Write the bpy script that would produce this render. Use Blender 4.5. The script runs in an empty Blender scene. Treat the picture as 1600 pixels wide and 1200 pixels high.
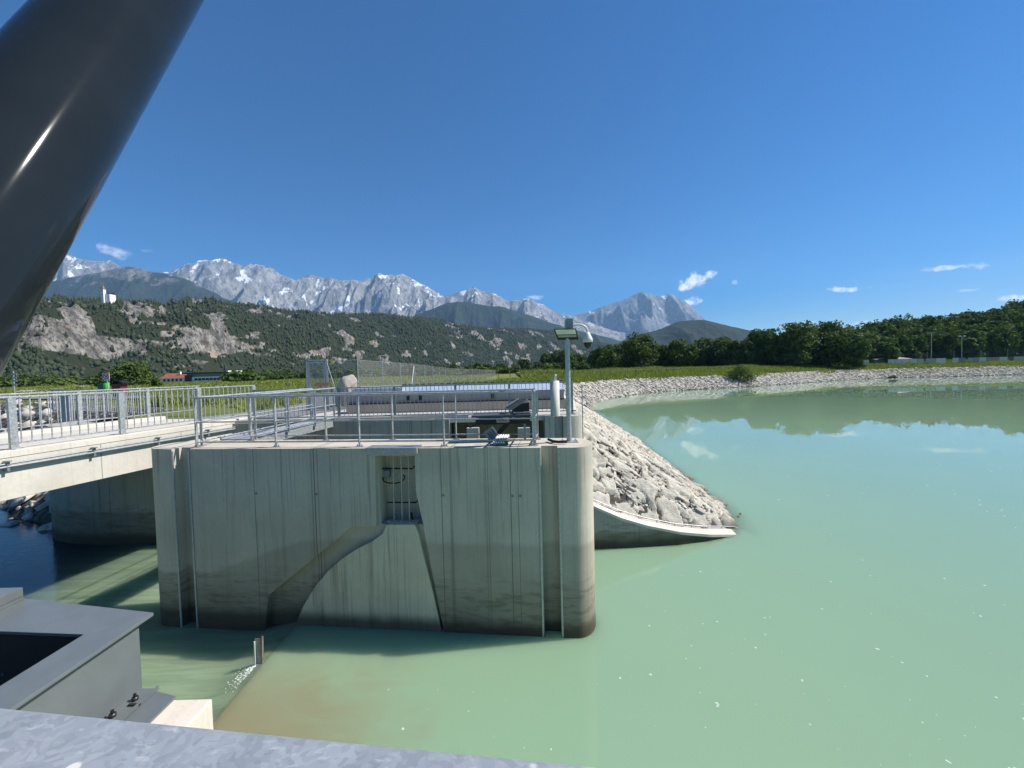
import bpy, bmesh, math, random
import numpy as np
from mathutils import Vector, Matrix
from mathutils.geometry import tessellate_polygon
R = math.radians
S = bpy.context.scene
# ------------------------------------------------------------------ camera, sky, sun
F = 620.0                       # focal length in photo pixels (photo is 1600 wide)
PITCH, ROLL, CAMZ = R(1.9), R(1.46), 1.55
fw = Vector((0, math.cos(PITCH), -math.sin(PITCH)))
u0 = Vector((0, math.sin(PITCH), math.cos(PITCH)))
rt = Vector((1, 0, 0))*math.cos(ROLL) - u0*math.sin(ROLL)
up = u0*math.cos(ROLL) + Vector((1, 0, 0))*math.sin(ROLL)
cam_d = bpy.data.cameras.new('camera'); cam = bpy.data.objects.new('camera', cam_d)
S.collection.objects.link(cam); S.camera = cam
cam_d.sensor_width = 36; cam_d.lens = 36*F/1600; cam_d.clip_start = 0.05; cam_d.clip_end = 60000
m = Matrix.Identity(4)
for i in range(3):
    m[i][0] = rt[i]; m[i][1] = up[i]; m[i][2] = -fw[i]
m[2][3] = CAMZ
cam.matrix_world = m

SUN = Vector((0.92, 0.10, 1.0)).normalized()
ELEV = math.asin(SUN.z); AZ = math.atan2(SUN.x, SUN.y)
sd = bpy.data.lights.new('sun', 'SUN'); sun = bpy.data.objects.new('sun', sd); S.collection.objects.link(sun)
sd.energy = 5.0; sd.angle = R(0.53); sd.color = (1.0, 0.95, 0.87)
sun.rotation_euler = SUN.to_track_quat('Z', 'Y').to_euler(); sun.location = (20, 5, 30)

def ray(px, py):
    return fw*F + rt*(px-800) - up*(py-600)
CAM = Vector((0, 0, CAMZ))
def atY(px, py, Y):
    d = ray(px, py); return CAM + d*(Y/d.y)
def atZ(px, py, z):
    d = ray(px, py); return CAM + d*((z-CAMZ)/d.z)
def pxdir(px, py):
    return ray(px, py).normalized()

S.view_settings.view_transform = 'Standard'; S.view_settings.look = 'None'
S.view_settings.gamma = 1; S.view_settings.exposure = 0.74
S.render.engine = 'CYCLES'; S.cycles.use_denoising = True
try: S.cycles.denoiser = 'OPENIMAGEDENOISE'
except Exception: pass
S.cycles.max_bounces = 8; S.cycles.transparent_max_bounces = 12; S.cycles.volume_bounces = 1
S.cycles.caustics_reflective = False; S.cycles.caustics_refractive = False
S.cycles.sample_clamp_indirect = 6

# ------------------------------------------------------------------ node helper
class N:
    def __init__(s, nt): s.nt = nt; s.n = nt.nodes; s.l = nt.links
    def node(s, t, **kw):
        x = s.n.new(t)
        for k, v in kw.items(): setattr(x, k, v)
        return x
    def put(s, sock, v):
        if v is None: return
        if isinstance(v, bpy.types.NodeSocket): s.l.new(v, sock)
        else:
            if isinstance(v, (tuple, list)) and len(v) == 3 and sock.type == 'RGBA': v = (*v, 1)
            sock.default_value = v
    def m(s, op, a, b=None, c=None, clamp=False):
        x = s.node('ShaderNodeMath', operation=op, use_clamp=clamp)
        s.put(x.inputs[0], a); s.put(x.inputs[1], b); s.put(x.inputs[2], c); return x.outputs[0]
    def vm(s, op, a, b=None):
        x = s.node('ShaderNodeVectorMath', operation=op); s.put(x.inputs[0], a); s.put(x.inputs[1], b)
        return x.outputs['Value'] if op in ('DOT_PRODUCT', 'LENGTH') else x.outputs[0]
    def noise(s, vec, scale, detail=4, rough=.55, dist=0):
        x = s.node('ShaderNodeTexNoise'); s.put(x.inputs['Vector'], vec); x.inputs['Scale'].default_value = scale
        x.inputs['Detail'].default_value = detail; x.inputs['Roughness'].default_value = rough
        x.inputs['Distortion'].default_value = dist; return x.outputs['Fac']
    def vor(s, vec, scale, feature='F1', out='Distance'):
        x = s.node('ShaderNodeTexVoronoi', feature=feature); s.put(x.inputs['Vector'], vec)
        x.inputs['Scale'].default_value = scale; return x.outputs[out]
    def rng(s, v, a, b, c=0.0, d=1.0, smooth=True):
        x = s.node('ShaderNodeMapRange', interpolation_type='SMOOTHSTEP' if smooth else 'LINEAR')
        s.put(x.inputs[0], v)
        for i, q in enumerate((a, b, c, d)): s.put(x.inputs[i+1], q)
        return x.outputs[0]
    def mix(s, f, a, b, mode='MIX'):
        x = s.node('ShaderNodeMix', data_type='RGBA', blend_type=mode)
        s.put(x.inputs[0], f); s.put(x.inputs[6], a); s.put(x.inputs[7], b); return x.outputs[2]
    def pos(s): return s.node('ShaderNodeNewGeometry').outputs['Position']
    def obj(s): return s.node('ShaderNodeTexCoord').outputs['Object']
    def xyz(s, v):
        x = s.node('ShaderNodeSeparateXYZ'); s.put(x.inputs[0], v); return x.outputs
    def comb(s, x_, y_, z_):
        x = s.node('ShaderNodeCombineXYZ'); s.put(x.inputs[0], x_); s.put(x.inputs[1], y_); s.put(x.inputs[2], z_); return x.outputs[0]
    def scl(s, v, k):
        x = s.node('ShaderNodeMapping'); s.put(x.inputs['Vector'], v); x.inputs['Scale'].default_value = k; return x.outputs[0]
    def attr(s, name, out='Color'):
        x = s.node('ShaderNodeAttribute', attribute_name=name); return x.outputs[out]
    def bump(s, h, st=.3, dist=.02):
        x = s.node('ShaderNodeBump'); s.put(x.inputs['Height'], h); x.inputs['Strength'].default_value = st
        x.inputs['Distance'].default_value = dist; return x.outputs[0]
def newmat(name):
    mt = bpy.data.materials.new(name); mt.use_nodes = True; mt.node_tree.nodes.clear()
    n = N(mt.node_tree); out = n.node('ShaderNodeOutputMaterial'); return mt, n, out
def pbr(name, build):
    mt, n, out = newmat(name); p = n.node('ShaderNodeBsdfPrincipled'); n.l.new(p.outputs[0], out.inputs[0])
    kw = build(n)
    for k, v in kw.items(): n.put(p.inputs[k], v)
    return mt

# ------------------------------------------------------------------ world: clear blue sky with a few small fair-weather clouds
W = bpy.data.worlds.new('World'); S.world = W; W.use_nodes = True; W.node_tree.nodes.clear()
n = N(W.node_tree)
wout = n.node('ShaderNodeOutputWorld'); bg = n.node('ShaderNodeBackground'); n.l.new(bg.outputs[0], wout.inputs[0])
sky = n.node('ShaderNodeTexSky', sky_type='NISHITA'); sky.sun_disc = False
sky.sun_elevation = ELEV; sky.sun_rotation = AZ; sky.altitude = 700; sky.air_density = 1.0; sky.dust_density = 0.7; sky.ozone_density = 2.5
hs = n.node('ShaderNodeHueSaturation'); hs.inputs['Saturation'].default_value = 1.85; hs.inputs['Hue'].default_value = .507; hs.inputs['Value'].default_value = 1.0
n.l.new(sky.outputs[0], hs.inputs['Color'])
D = n.node('ShaderNodeTexCoord').outputs['Generated']
CLOUDS = [((1088, 440), 30, 11, 1.0, .35), ((1078, 471), 17, 9, .9, .1), ((1473, 419), 36, 6, .75, -.1), ((1320, 451), 24, 5, .9, -.12), ((1147, 442), 6, 4, .3, 0),
          ((1510, 455), 12, 3, .4, 0), ((1588, 466), 20, 6, .9, 0), ((1240, 507), 26, 5, .5, 0), ((1350, 506), 26, 4, .5, 0), ((180, 393), 22, 9, .5, 0), ((228, 391), 9, 3, .15, 0), ((838, 465), 14, 4, .5, 0)]
mask = None
wob = n.noise(D, 26, 5, .62); wob2 = n.noise(n.vm('ADD', D, (3.1, 7.7, 1.3)), 26, 5, .62)
for (cx, cy), wx, wy, amp, tilt in CLOUDS:
    c = pxdir(cx, cy); ex = c.cross(Vector((0, 0, 1))).normalized(); ey = ex.cross(c).normalized()
    k = 620/ (ray(cx, cy).length)      # angular shrink towards the picture's corners
    wxr, wyr = wx/F*k, wy/F*k
    ex2 = ex*math.cos(tilt) + ey*math.sin(tilt); ey2 = ey*math.cos(tilt) - ex*math.sin(tilt)
    a = n.vm('DOT_PRODUCT', D, tuple(ex2/wxr)); b = n.vm('DOT_PRODUCT', D, tuple(ey2/wyr))
    a = n.m('ADD', a, n.m('MULTIPLY', n.m('SUBTRACT', wob, .5), 3.2)); b = n.m('ADD', b, n.m('MULTIPLY', n.m('SUBTRACT', wob2, .5), 3.6))
    r2 = n.m('ADD', n.m('MULTIPLY', a, a), n.m('MULTIPLY', b, b))
    front = n.m('GREATER_THAN', n.vm('DOT_PRODUCT', D, tuple(c)), .5)
    g = n.m('MULTIPLY', n.rng(r2, 1.1, 0.0, 0, amp), front)
    mask = g if mask is None else n.m('MAXIMUM', mask, g)
det = n.noise(D, 90, 5, .65)
mask = n.m('MULTIPLY', mask, n.rng(det, .34, .60, .35, 1.0))
SKYK = 0.064
skyc = n.mix(mask, hs.outputs[0], (12.5, 12.8, 13.4, 1))
n.put(bg.inputs[0], skyc); bg.inputs[1].default_value = SKYK
W.cycles_visibility.camera = True if hasattr(W, 'cycles_visibility') else None

# ------------------------------------------------------------------ object helpers
ORG = {}
def tag(o, label=None, cat=None, group=None, kind=None):
    if label: o['label'] = label
    if cat: o['category'] = cat
    if group: o['group'] = group
    if kind: o['kind'] = kind
    return o
def empty(name, loc, label, cat, group=None):
    o = bpy.data.objects.new(name, None); S.collection.objects.link(o); o.location = loc; o.empty_display_size = .2
    ORG[o.name] = Vector(loc); return tag(o, label, cat, group)
def copy_tree(o, parent=None, loc=None):
    c = o.copy(); S.collection.objects.link(c); c.parent = parent
    if loc is not None: c.location = loc
    for ch in list(o.children): copy_tree(ch, c)
    return c
def np_mesh(name, V, Fc, mat, smooth=False, cols=None, parent=None, loc=None):
    """V (n,3); Fc (m,k) ints of one face size, or a list of such arrays; cols dict name->(n,3)"""
    V = np.asarray(V, dtype=np.float32)
    if not isinstance(Fc, list): Fc = [Fc]
    Fc = [np.asarray(f, dtype=np.int32) for f in Fc if len(f)]
    me = bpy.data.meshes.new(name); me.vertices.add(len(V))
    off = Vector((0, 0, 0))
    if parent is not None: off = ORG[parent.name]
    elif loc is not None: off = Vector(loc)
    me.vertices.foreach_set('co', (V - np.array(off, dtype=np.float32)).ravel())
    idx = np.concatenate([f.ravel() for f in Fc]); tot = np.concatenate([np.full(len(f), f.shape[1]) for f in Fc])
    me.loops.add(len(idx)); me.loops.foreach_set('vertex_index', idx)
    me.polygons.add(len(tot)); st = np.concatenate([[0], np.cumsum(tot)[:-1]])
    me.polygons.foreach_set('loop_start', st.astype(np.int32))
    if smooth: me.polygons.foreach_set('use_smooth', np.ones(len(tot), dtype=bool))
    if cols:
        for k, c in cols.items():
            a = me.color_attributes.new(k, 'FLOAT_COLOR', 'POINT'); c = np.asarray(c, dtype=np.float32)
            if c.ndim == 1: c = np.stack([c]*3, 1)
            a.data.foreach_set('color', np.concatenate([c, np.ones((len(c), 1), np.float32)], 1).ravel())
    me.update(calc_edges=True); me.materials.append(mat)
    o = bpy.data.objects.new(name, me); S.collection.objects.link(o)
    if parent is not None:
        o.parent = parent; ORG[o.name] = Vector(off)
    elif loc is not None:
        o.location = loc; ORG[o.name] = Vector(loc)
    else: ORG[o.name] = Vector((0, 0, 0))
    return o
class MB:
    def __init__(s): s.v = []; s.f = []; s.sm = []
    def add(s, vs, fs, smooth=False):
        b = len(s.v); s.v += [Vector(v) for v in vs]; s.f += [[i+b for i in f] for f in fs]; s.sm += [smooth]*len(fs); return s
    def hexa(s, p):    # 8 points: bottom 4 ccw, top 4 ccw
        return s.add(p, [(3, 2, 1, 0), (4, 5, 6, 7), (0, 1, 5, 4), (1, 2, 6, 5), (2, 3, 7, 6), (3, 0, 4, 7)])
    def box(s, c, size, M=None):
        c = Vector(c); h = Vector(size)/2; p = [Vector((x*h.x, y*h.y, z*h.z)) for z in (-1, 1) for x, y in ((-1, -1), (1, -1), (1, 1), (-1, 1))]
        if M is not None: p = [M @ q for q in p]
        return s.hexa([q+c for q in p])
    def bar(s, a, b, w, h, upv=(0, 0, 1)):
        a, b = Vector(a), Vector(b); d = (b-a); L = d.length; d.normalize(); u = Vector(upv)
        if abs(d.dot(u)) > .99: u = Vector((0, 1, 0))
        sx = d.cross(u).normalized(); u = sx.cross(d).normalized()
        q = []
        for e in (a, b):
            q.append([e+sx*(i*w/2)+u*(j*h/2) for i, j in ((-1, -1), (1, -1), (1, 1), (-1, 1))])
        return s.add(q[0]+q[1], [(0, 1, 2, 3), (7, 6, 5, 4), (0, 4, 5, 1), (1, 5, 6, 2), (2, 6, 7, 3), (3, 7, 4, 0)])
    def tube(s, pts, r, seg=10, caps=True):
        pts = [Vector(p) for p in pts]; n_ = len(pts); rs = r if isinstance(r, (list, tuple)) else [r]*n_
        vs = []; ref = None
        for i, p in enumerate(pts):
            d = (pts[min(i+1, n_-1)] - pts[max(i-1, 0)]).normalized()
            if ref is None: ref = Vector((0, 0, 1)) if abs(d.z) < .9 else Vector((1, 0, 0))
            a = d.cross(ref).normalized(); b = a.cross(d).normalized(); ref = b
            vs += [p + (a*math.cos(t)+b*math.sin(t))*rs[i] for t in [2*math.pi*k/seg for k in range(seg)]]
        fs = [(i*seg+k, i*seg+(k+1) % seg, (i+1)*seg+(k+1) % seg, (i+1)*seg+k) for i in range(n_-1) for k in range(seg)]
        s.add(vs, fs, True)
        if caps: s.add(vs[:seg], [tuple(range(seg))]); s.add(vs[-seg:], [tuple(reversed(range(seg)))])
        return s
    def lathe(s, c, prof, seg=16):      # prof [(r,z)]
        c = Vector(c); vs = []
        for r, z in prof: vs += [c+Vector((r*math.cos(2*math.pi*k/seg), r*math.sin(2*math.pi*k/seg), z)) for k in range(seg)]
        fs = [(i*seg+k, i*seg+(k+1) % seg, (i+1)*seg+(k+1) % seg, (i+1)*seg+k) for i in range(len(prof)-1) for k in range(seg)]
        return s.add(vs, fs, True)
    def prism(s, poly, z0, z1, fn=None, smooth_from=None):
        """poly [(a,b)], extruded from z0 to z1; fn maps (a,b,z)->point"""
        fn = fn or (lambda a, b, z: Vector((a, b, z)))
        n_ = len(poly); vs = [fn(a, b, z0) for a, b in poly] + [fn(a, b, z1) for a, b in poly]
        tris = tessellate_polygon([[Vector((a, b, 0)) for a, b in poly]])
        fs = [tuple(t) for t in tris] + [tuple(i+n_ for i in reversed(t)) for t in tris]
        s.add(vs, fs + [(i, (i+1) % n_, (i+1) % n_+n_, i+n_) for i in range(n_)]); return s
    def build(s, name, mat, parent=None, loc=None, bevel=0, label=None, cat=None, group=None, kind=None, fix=True):
        me = bpy.data.meshes.new(name)
        off = ORG[parent.name] if parent is not None else Vector(loc) if loc is not None else Vector((0, 0, 0))
        me.from_pydata([v-off for v in s.v], [], s.f)
        me.polygons.foreach_set('use_smooth', s.sm); me.materials.append(mat)
        if fix:
            bm = bmesh.new(); bm.from_mesh(me); bmesh.ops.recalc_face_normals(bm, faces=bm.faces); bm.to_mesh(me); bm.free()
        o = bpy.data.objects.new(name, me); S.collection.objects.link(o)
        if parent is not None: o.parent = parent
        elif loc is not None: o.location = loc
        ORG[o.name] = Vector(off)
        if bevel:
            b = o.modifiers.new('bevel', 'BEVEL'); b.width = bevel; b.segments = 2; b.limit_method = 'ANGLE'
        return tag(o, label, cat, group, kind)

# ------------------------------------------------------------------ numpy noise
def _h(ix, iy, seed):
    x = (ix.astype(np.int64)*374761393 + iy.astype(np.int64)*668265263 + seed*1442695041) & 0xffffffff
    x = ((x ^ (x >> 13))*1274126177) & 0xffffffff
    return ((x ^ (x >> 16)) & 0xffff)/65535.0
def vnoise(x, y, seed=0):
    ix = np.floor(x); iy = np.floor(y); fx = x-ix; fy = y-iy
    fx = fx*fx*fx*(fx*(fx*6-15)+10); fy = fy*fy*fy*(fy*(fy*6-15)+10)
    ix = ix.astype(np.int64); iy = iy.astype(np.int64)
    a = _h(ix, iy, seed); b = _h(ix+1, iy, seed); c = _h(ix, iy+1, seed); d = _h(ix+1, iy+1, seed)
    return (a*(1-fx)+b*fx)*(1-fy) + (c*(1-fx)+d*fx)*fy
def fbm(x, y, o=5, seed=0, g=.5):
    s = 0; a = 1; t = 0
    for i in range(o): s = s + a*vnoise(x, y, seed+i*17); t += a; a *= g; x = x*2.03+7.1; y = y*2.03+3.7
    return s/t
def ridged(x, y, o=5, seed=0, g=.5):
    s = 0; a = 1; t = 0; w = 1
    for i in range(o):
        r = 1-np.abs(2*vnoise(x, y, seed+i*13)-1); r = r*r; s = s+a*r*w; w = np.clip(r*1.6, 0, 1); t += a; a *= g; x = x*2.07+5.3; y = y*2.07+1.9
    return s/t
def interp(pts, x):
    p = sorted(pts); return np.interp(x, [q[0] for q in p], [q[1] for q in p])
rng = np.random.default_rng(7); random.seed(7)

# ------------------------------------------------------------------ materials
def mat_concrete(name, col=(.42, .40, .35), streak=.35, joints=(), O=None, d=None, wet=None, stain=None, pores=True, dirt=(.16, .14, .10)):
    def b(n):
        P = n.pos(); x = n.xyz(P)
        big = n.noise(P, .8, 4, .6); fine = n.noise(P, 14, 4, .6)
        c = n.mix(n.rng(big, .3, .7), tuple(k*.88 for k in col), tuple(k*1.08 for k in col))
        c = n.mix(n.m('MULTIPLY', n.rng(fine, .35, .75), .25), c, tuple(k*.72 for k in col))
        st = n.noise(n.scl(P, (5.5, 5.5, .22)), 1.0, 4, .6); st2 = n.noise(n.scl(P, (22, 22, .5)), 1.0, 3, .6)
        c = n.mix(n.m('MULTIPLY', n.rng(st, .52, .72), streak), c, dirt)
        c = n.mix(n.m('MULTIPLY', n.rng(st2, .56, .66), n.m('MULTIPLY', n.rng(x[2], -3.2, -.2, .5, 1.25), streak)), c, dirt)
        h = n.m('ADD', n.m('MULTIPLY', fine, .5), n.m('MULTIPLY', st2, .3))
        if joints:
            u = n.vm('DOT_PRODUCT', n.vm('SUBTRACT', P, tuple(O)), tuple(d)); J = None
            for q in joints:
                uj, w, k = q
                du = n.m('ABSOLUTE', n.m('SUBTRACT', n.m('ADD', u, n.m('MULTIPLY', n.m('SUBTRACT', fine, .5), .01)), uj))
                g = n.m('MULTIPLY', n.rng(du, w, w*.25), k)
                J = g if J is None else n.m('MAXIMUM', J, g)
                if k > .6:        # tie hole beside the joint
                    r = n.m('SQRT', n.m('ADD', n.m('POWER', n.m('SUBTRACT', n.m('ABSOLUTE', n.m('SUBTRACT', u, uj+.035)), 0), 2), n.m('POWER', n.m('ABSOLUTE', n.m('ADD', x[2], .98)), 2)))
                    J = n.m('MAXIMUM', J, n.rng(r, .038, .022, 0, .6))
            c = n.mix(J, c, (.07, .065, .05)); h = n.m('SUBTRACT', h, J)
        if pores:
            v = n.vor(P, 6.0); po = n.m('MULTIPLY', n.rng(v, .055, .03), n.rng(n.noise(P, 1.7, 2), .5, .6))
            c = n.mix(n.m('MULTIPLY', po, .8), c, (.05, .05, .04)); h = n.m('SUBTRACT', h, po)
        if stain:          # brown silt line where the water once stood
            zl, zr, xl, xr = stain
            lv = n.m('ADD', n.rng(x[0], xl, xr, zl, zr), n.m('MULTIPLY', n.m('SUBTRACT', n.noise(P, 1.1, 3), .5), .12))
            f = n.rng(n.m('SUBTRACT', lv, x[2]), -.05, .10); f = n.m('ADD', n.m('MULTIPLY', f, .30), n.m('MULTIPLY', n.m('MULTIPLY', f, n.rng(x[2], -2.4, -3.7)), .38))
            c = n.mix(f, c, (.135, .115, .070))
            f3 = n.m('MULTIPLY', n.rng(n.noise(n.scl(P, (1.2, 1.2, 6)), 1.4, 5, .7), .45, .65), n.rng(x[2], -2.4, -3.1))
            c = n.mix(n.m('MULTIPLY', f3, .5), c, (.085, .07, .045))
        if wet is not None:
            w = n.m('ADD', x[2], n.m('MULTIPLY', n.m('SUBTRACT', n.noise(P, 2.5, 3), .5), .14))
            c = n.mix(n.m('MULTIPLY', n.rng(w, wet+.42, wet+.10), .84), c, (.040, .032, .017))
        return {'Base Color': c, 'Roughness': .88, 'Normal': n.bump(h, .5, .006)}
    return pbr(name, b)
def mat_galv(name, col=(.40, .43, .46), spang=9.0, rough=.42):
    def b(n):
        P = n.obj(); x = n.node('ShaderNodeTexVoronoi'); n.put(x.inputs['Vector'], n.vm('ADD', P, n.vm('SCALE', (0, 0, 0)))); x.inputs['Scale'].default_value = spang*5
        nn = n.node('ShaderNodeTexNoise'); nn.inputs['Scale'].default_value = spang; n.put(nn.inputs['Vector'], P)
        dv = n.mix(.12, P, nn.outputs['Color']); n.l.new(dv, x.inputs['Vector'])
        s = n.xyz(x.outputs['Color'])[0]
        c = n.mix(s, tuple(k*.78 for k in col), tuple(k*1.18 for k in col))
        c = n.mix(n.rng(n.noise(P, 3, 4), .5, .75, 0, .35), c, (.62, .64, .64))
        return {'Base Color': c, 'Metallic': .55, 'Roughness': n.rng(s, 0, 1, rough-.08, rough+.12), 'Normal': n.bump(s, .1, .002)}
    return pbr(name, b)
def mat_plain(name, col, rough=.6, metal=0, var=.15, scale=8, bump=.1, **kw):
    def b(n):
        P = n.obj(); f = n.noise(P, scale, 5, .6)
        c = n.mix(n.rng(f, .3, .7), tuple(k*(1-var) for k in col), tuple(min(1, k*(1+var)) for k in col))
        d = {'Base Color': c, 'Roughness': rough, 'Metallic': metal, 'Normal': n.bump(f, bump, .01)}; d.update(kw); return d
    return pbr(name, b)
def mat_tint(name, a, b_, rough=.9, scale=.05, trans=0, spec=.3):
    """two tones chosen by vertex colour 'tint' (per tree or clump)"""
    mt, n, out = newmat(name)
    t = n.xyz(n.attr('tint'))[0]; f = n.noise(n.pos(), scale, 4, .6)
    c = n.mix(n.m('ADD', n.m('MULTIPLY', t, .75), n.m('MULTIPLY', f, .25)), a, b_)
    p = n.node('ShaderNodeBsdfPrincipled'); n.put(p.inputs['Base Color'], c); p.inputs['Roughness'].default_value = rough; p.inputs['Specular IOR Level'].default_value = spec
    if trans:
        tr = n.node('ShaderNodeBsdfTranslucent'); n.put(tr.inputs[0], n.mix(1, c, (1.2, 1.35, .5), 'MULTIPLY')); mx = n.node('ShaderNodeMixShader'); mx.inputs[0].default_value = trans
        n.l.new(p.outputs[0], mx.inputs[1]); n.l.new(tr.outputs[0], mx.inputs[2]); n.l.new(mx.outputs[0], out.inputs[0])
    else: n.l.new(p.outputs[0], out.inputs[0])
    return mt
M_galv = mat_galv('galvanised_steel', (.43, .445, .44)); M_galv_big = mat_galv('galvanised_handrail', (.36, .40, .44), 5, .38)
M_galv_dark = mat_galv('weathered_galvanised', (.27, .30, .32), 9, .5)
M_con = mat_concrete('concrete', (.43, .41, .36))
M_con_light = mat_concrete('pale_concrete', (.60, .56, .48), .12)
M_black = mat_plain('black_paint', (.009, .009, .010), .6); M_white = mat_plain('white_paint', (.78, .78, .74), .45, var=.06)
M_grey = mat_plain('grey_paint', (.22, .23, .23), .45); M_bolt = mat_plain('bolt_steel', (.05, .05, .052), .4, .7)
M_dkgreen = mat_plain('dark_green_plastic', (.006, .09, .045), .4)
M_rock = pbr('pale_limestone', lambda n: (lambda P: {'Base Color': n.mix(n.rng(n.noise(P, 1.3, 6, .65), .35, .65), n.mix(n.xyz(n.attr('tint'))[0], (.26, .24, .205), (.43, .41, .36)), n.mix(n.xyz(n.attr('tint'))[1], (.54, .50, .43), (.40, .33, .26))),
      'Roughness': .9, 'Normal': n.bump(n.m('ADD', n.noise(P, 7, 6, .75), n.m('MULTIPLY', n.noise(n.scl(P, (1, 1, 6)), 3, 4), .6)), .8, .025)})(n.pos()))
TUBE_R = .223; HAZE = 4.3e-5
# ================================================================== terrain
WZ, WZ2 = -3.87, -4.05
BANK = [(2.3, 9.7), (4.0, 10.2), (5.8, 11.2), (7.3, 12.9), (7.9, 15), (8.1, 17.9), (8.5, 22), (9.0, 27.8), (9.5, 40), (10.2, 50), (11.5, 60), (17, 70), (28, 84), (39, 90), (58, 97), (78, 108), (97, 119), (120, 128), (140, 127), (164, 128), (230, 128), (420, 110)]
SHORE = [(-420, 230), (-60, 37), (-28, 21), (-21, 16.6), (-17.4, 15.0), (-16.9, 13.5)] + [(2.2, 13.5)] + BANK + [(420, -400), (-420, -400)]
def seg_dist(x, y, pts, closed=False):
    d = np.full(x.shape, 1e9); L = len(pts)
    for i in range(L if closed else L-1):
        ax, ay = pts[i]; bx, by = pts[(i+1) % L]; dx, dy = bx-ax, by-ay
        t = np.clip(((x-ax)*dx+(y-ay)*dy)/(dx*dx+dy*dy+1e-9), 0, 1); d = np.minimum(d, np.hypot(x-ax-t*dx, y-ay-t*dy))
    return d
def inside(x, y, pts):
    r = np.zeros(x.shape, bool); L = len(pts)
    for i in range(L):
        ax, ay = pts[i]; bx, by = pts[(i+1) % L]
        if ay == by: continue
        c = ((ay > y) != (by > y)) & (x < (bx-ax)*(y-ay)/(by-ay)+ax); r ^= c
    return r
def wall_y(x): return np.interp(x, [2.2, 3.5, 5, 6, 6.8, 7.5], [11.75, 11.78, 11.9, 12.1, 12.4, 12.75])
def wall_top(x): return np.interp(x, [2.2, 2.4, 3.2, 4.0, 5.0, 6.0, 6.8, 7.3, 7.6], [-2.46, -2.58, -2.95, -3.22, -3.47, -3.66, -3.80, -3.93, -4.05])
def toe(x, y, z): return np.where((x > 2.2) & (x < 7.6), np.minimum(z, wall_top(x)-.04+np.maximum(y-wall_y(x)-.45, 0)*.85), z)
def height(x, y):
    ins = inside(x, y, SHORE)
    db = seg_dist(x, y, BANK); dl = seg_dist(x, y, SHORE[:5]); dall = np.minimum(db, dl)
    s1 = np.interp(y, [40, 75], [.60, .44]); zt = np.interp(y, [20, 70], [-.15, -1.15])
    wob = (fbm(x*.12, y*.12, 4, 3)-.5)
    zb = WZ + db*s1
    over = np.maximum(0, (zb-zt)/s1)
    up_ = zt + np.minimum(over*.10, np.interp(y, [20, 70], [.15, 1.9])) + wob*np.clip(over/10, 0, 1)*.5
    right = np.where(zb > zt, up_, zb)
    left = np.minimum(WZ + dl*.75, -.1+wob*.2)
    isleft = (x < -17.2) & (y > 10)
    h = np.where(isleft, left, right)
    ye = np.interp(x, [-17.3, -16.6, -15.4, -12.5, -2.3, -2.12, 1.06, 1.2, 2.2], [16.1, 15.2, 14.3, 13.75, 13.68, 14.42, 14.42, 13.95, 13.95])
    yard = (x > -17.2) & (x < 2.25) & (y > ye)
    h = np.where((x > -17.2) & (x < 2.0) & (y > 13.0) & (y <= ye), WZ-2, h)
    h = np.where(yard, np.where(y < 30, 0, 0) + wob*np.clip((y-26)/20, 0, 1)*.5, h)
    # wooded rise to the right of the sports ground
    far = np.clip((y-30-0*x)/600, 0, 1)
    ang = x/np.maximum(y, 1)
    hill = np.clip((ang-.80)/.5, 0, 1)*np.clip((y-160)/140, 0, 1)
    hill = hill*hill*(3-2*hill)
    h = h + hill*20
    deep = np.maximum(WZ - .25 - .45*np.minimum(dall, 6), -6.5)
    h = np.where(ins, deep, h)
    h = np.where((y > wall_y(x)+.1) & (y < 14), toe(x, y, h)-.0, h)
    cut = (y < wall_y(x)+.14) & (x > 1.5) & (x < 7.6) & (y > 5)
    h = np.where(cut, np.minimum(h, -5.6), h)
    return h
def axis(vals):
    out = [vals[0][0]]
    for a, b, s in vals:
        k = max(1, int(round((b-a)/s))); out += list(a+(b-a)*np.arange(1, k+1)/k)
    return np.array(out)
gx = np.concatenate([-np.geomspace(9000, 80, 40), axis([(-79, -30, 2.0), (-30, 1, .5), (1, 12, .16), (12, 60, .8), (60, 220, 2)]), np.geomspace(225, 9000, 44)])
gy = np.concatenate([[-3000, -600, -100, -20], axis([(-10, 9, 1.5), (9, 24, .16), (24, 60, .6), (60, 150, .9), (150, 320, 4)]), np.geomspace(330, 14000, 50)])
GX, GY = np.meshgrid(gx, gy); H = height(GX, GY)
def grid_faces(ny, nx):
    i = np.arange(ny-1)[:, None]*nx + np.arange(nx-1)[None, :]
    return np.stack([i, i+1, i+nx+1, i+nx], -1).reshape(-1, 4)
db = seg_dist(GX, GY, BANK); inS = inside(GX, GY, SHORE)
wid = np.interp(GY, [20, 60, 100, 200], [8.0, 7.5, 6.0, 5.5]) + (fbm(GX*.15, GY*.15, 3, 9)-.5)*4
gravel = np.clip((wid - db)/1.0, 0, 1); gravel[inS] = 1
dl = seg_dist(GX, GY, SHORE[:5]); gravel = np.maximum(gravel, np.clip((6-dl)/1, 0, 1))
gravel[(GX > -17) & (GX < 1.9) & (GY > 13.4) & (GY < 26)] = 0
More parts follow.
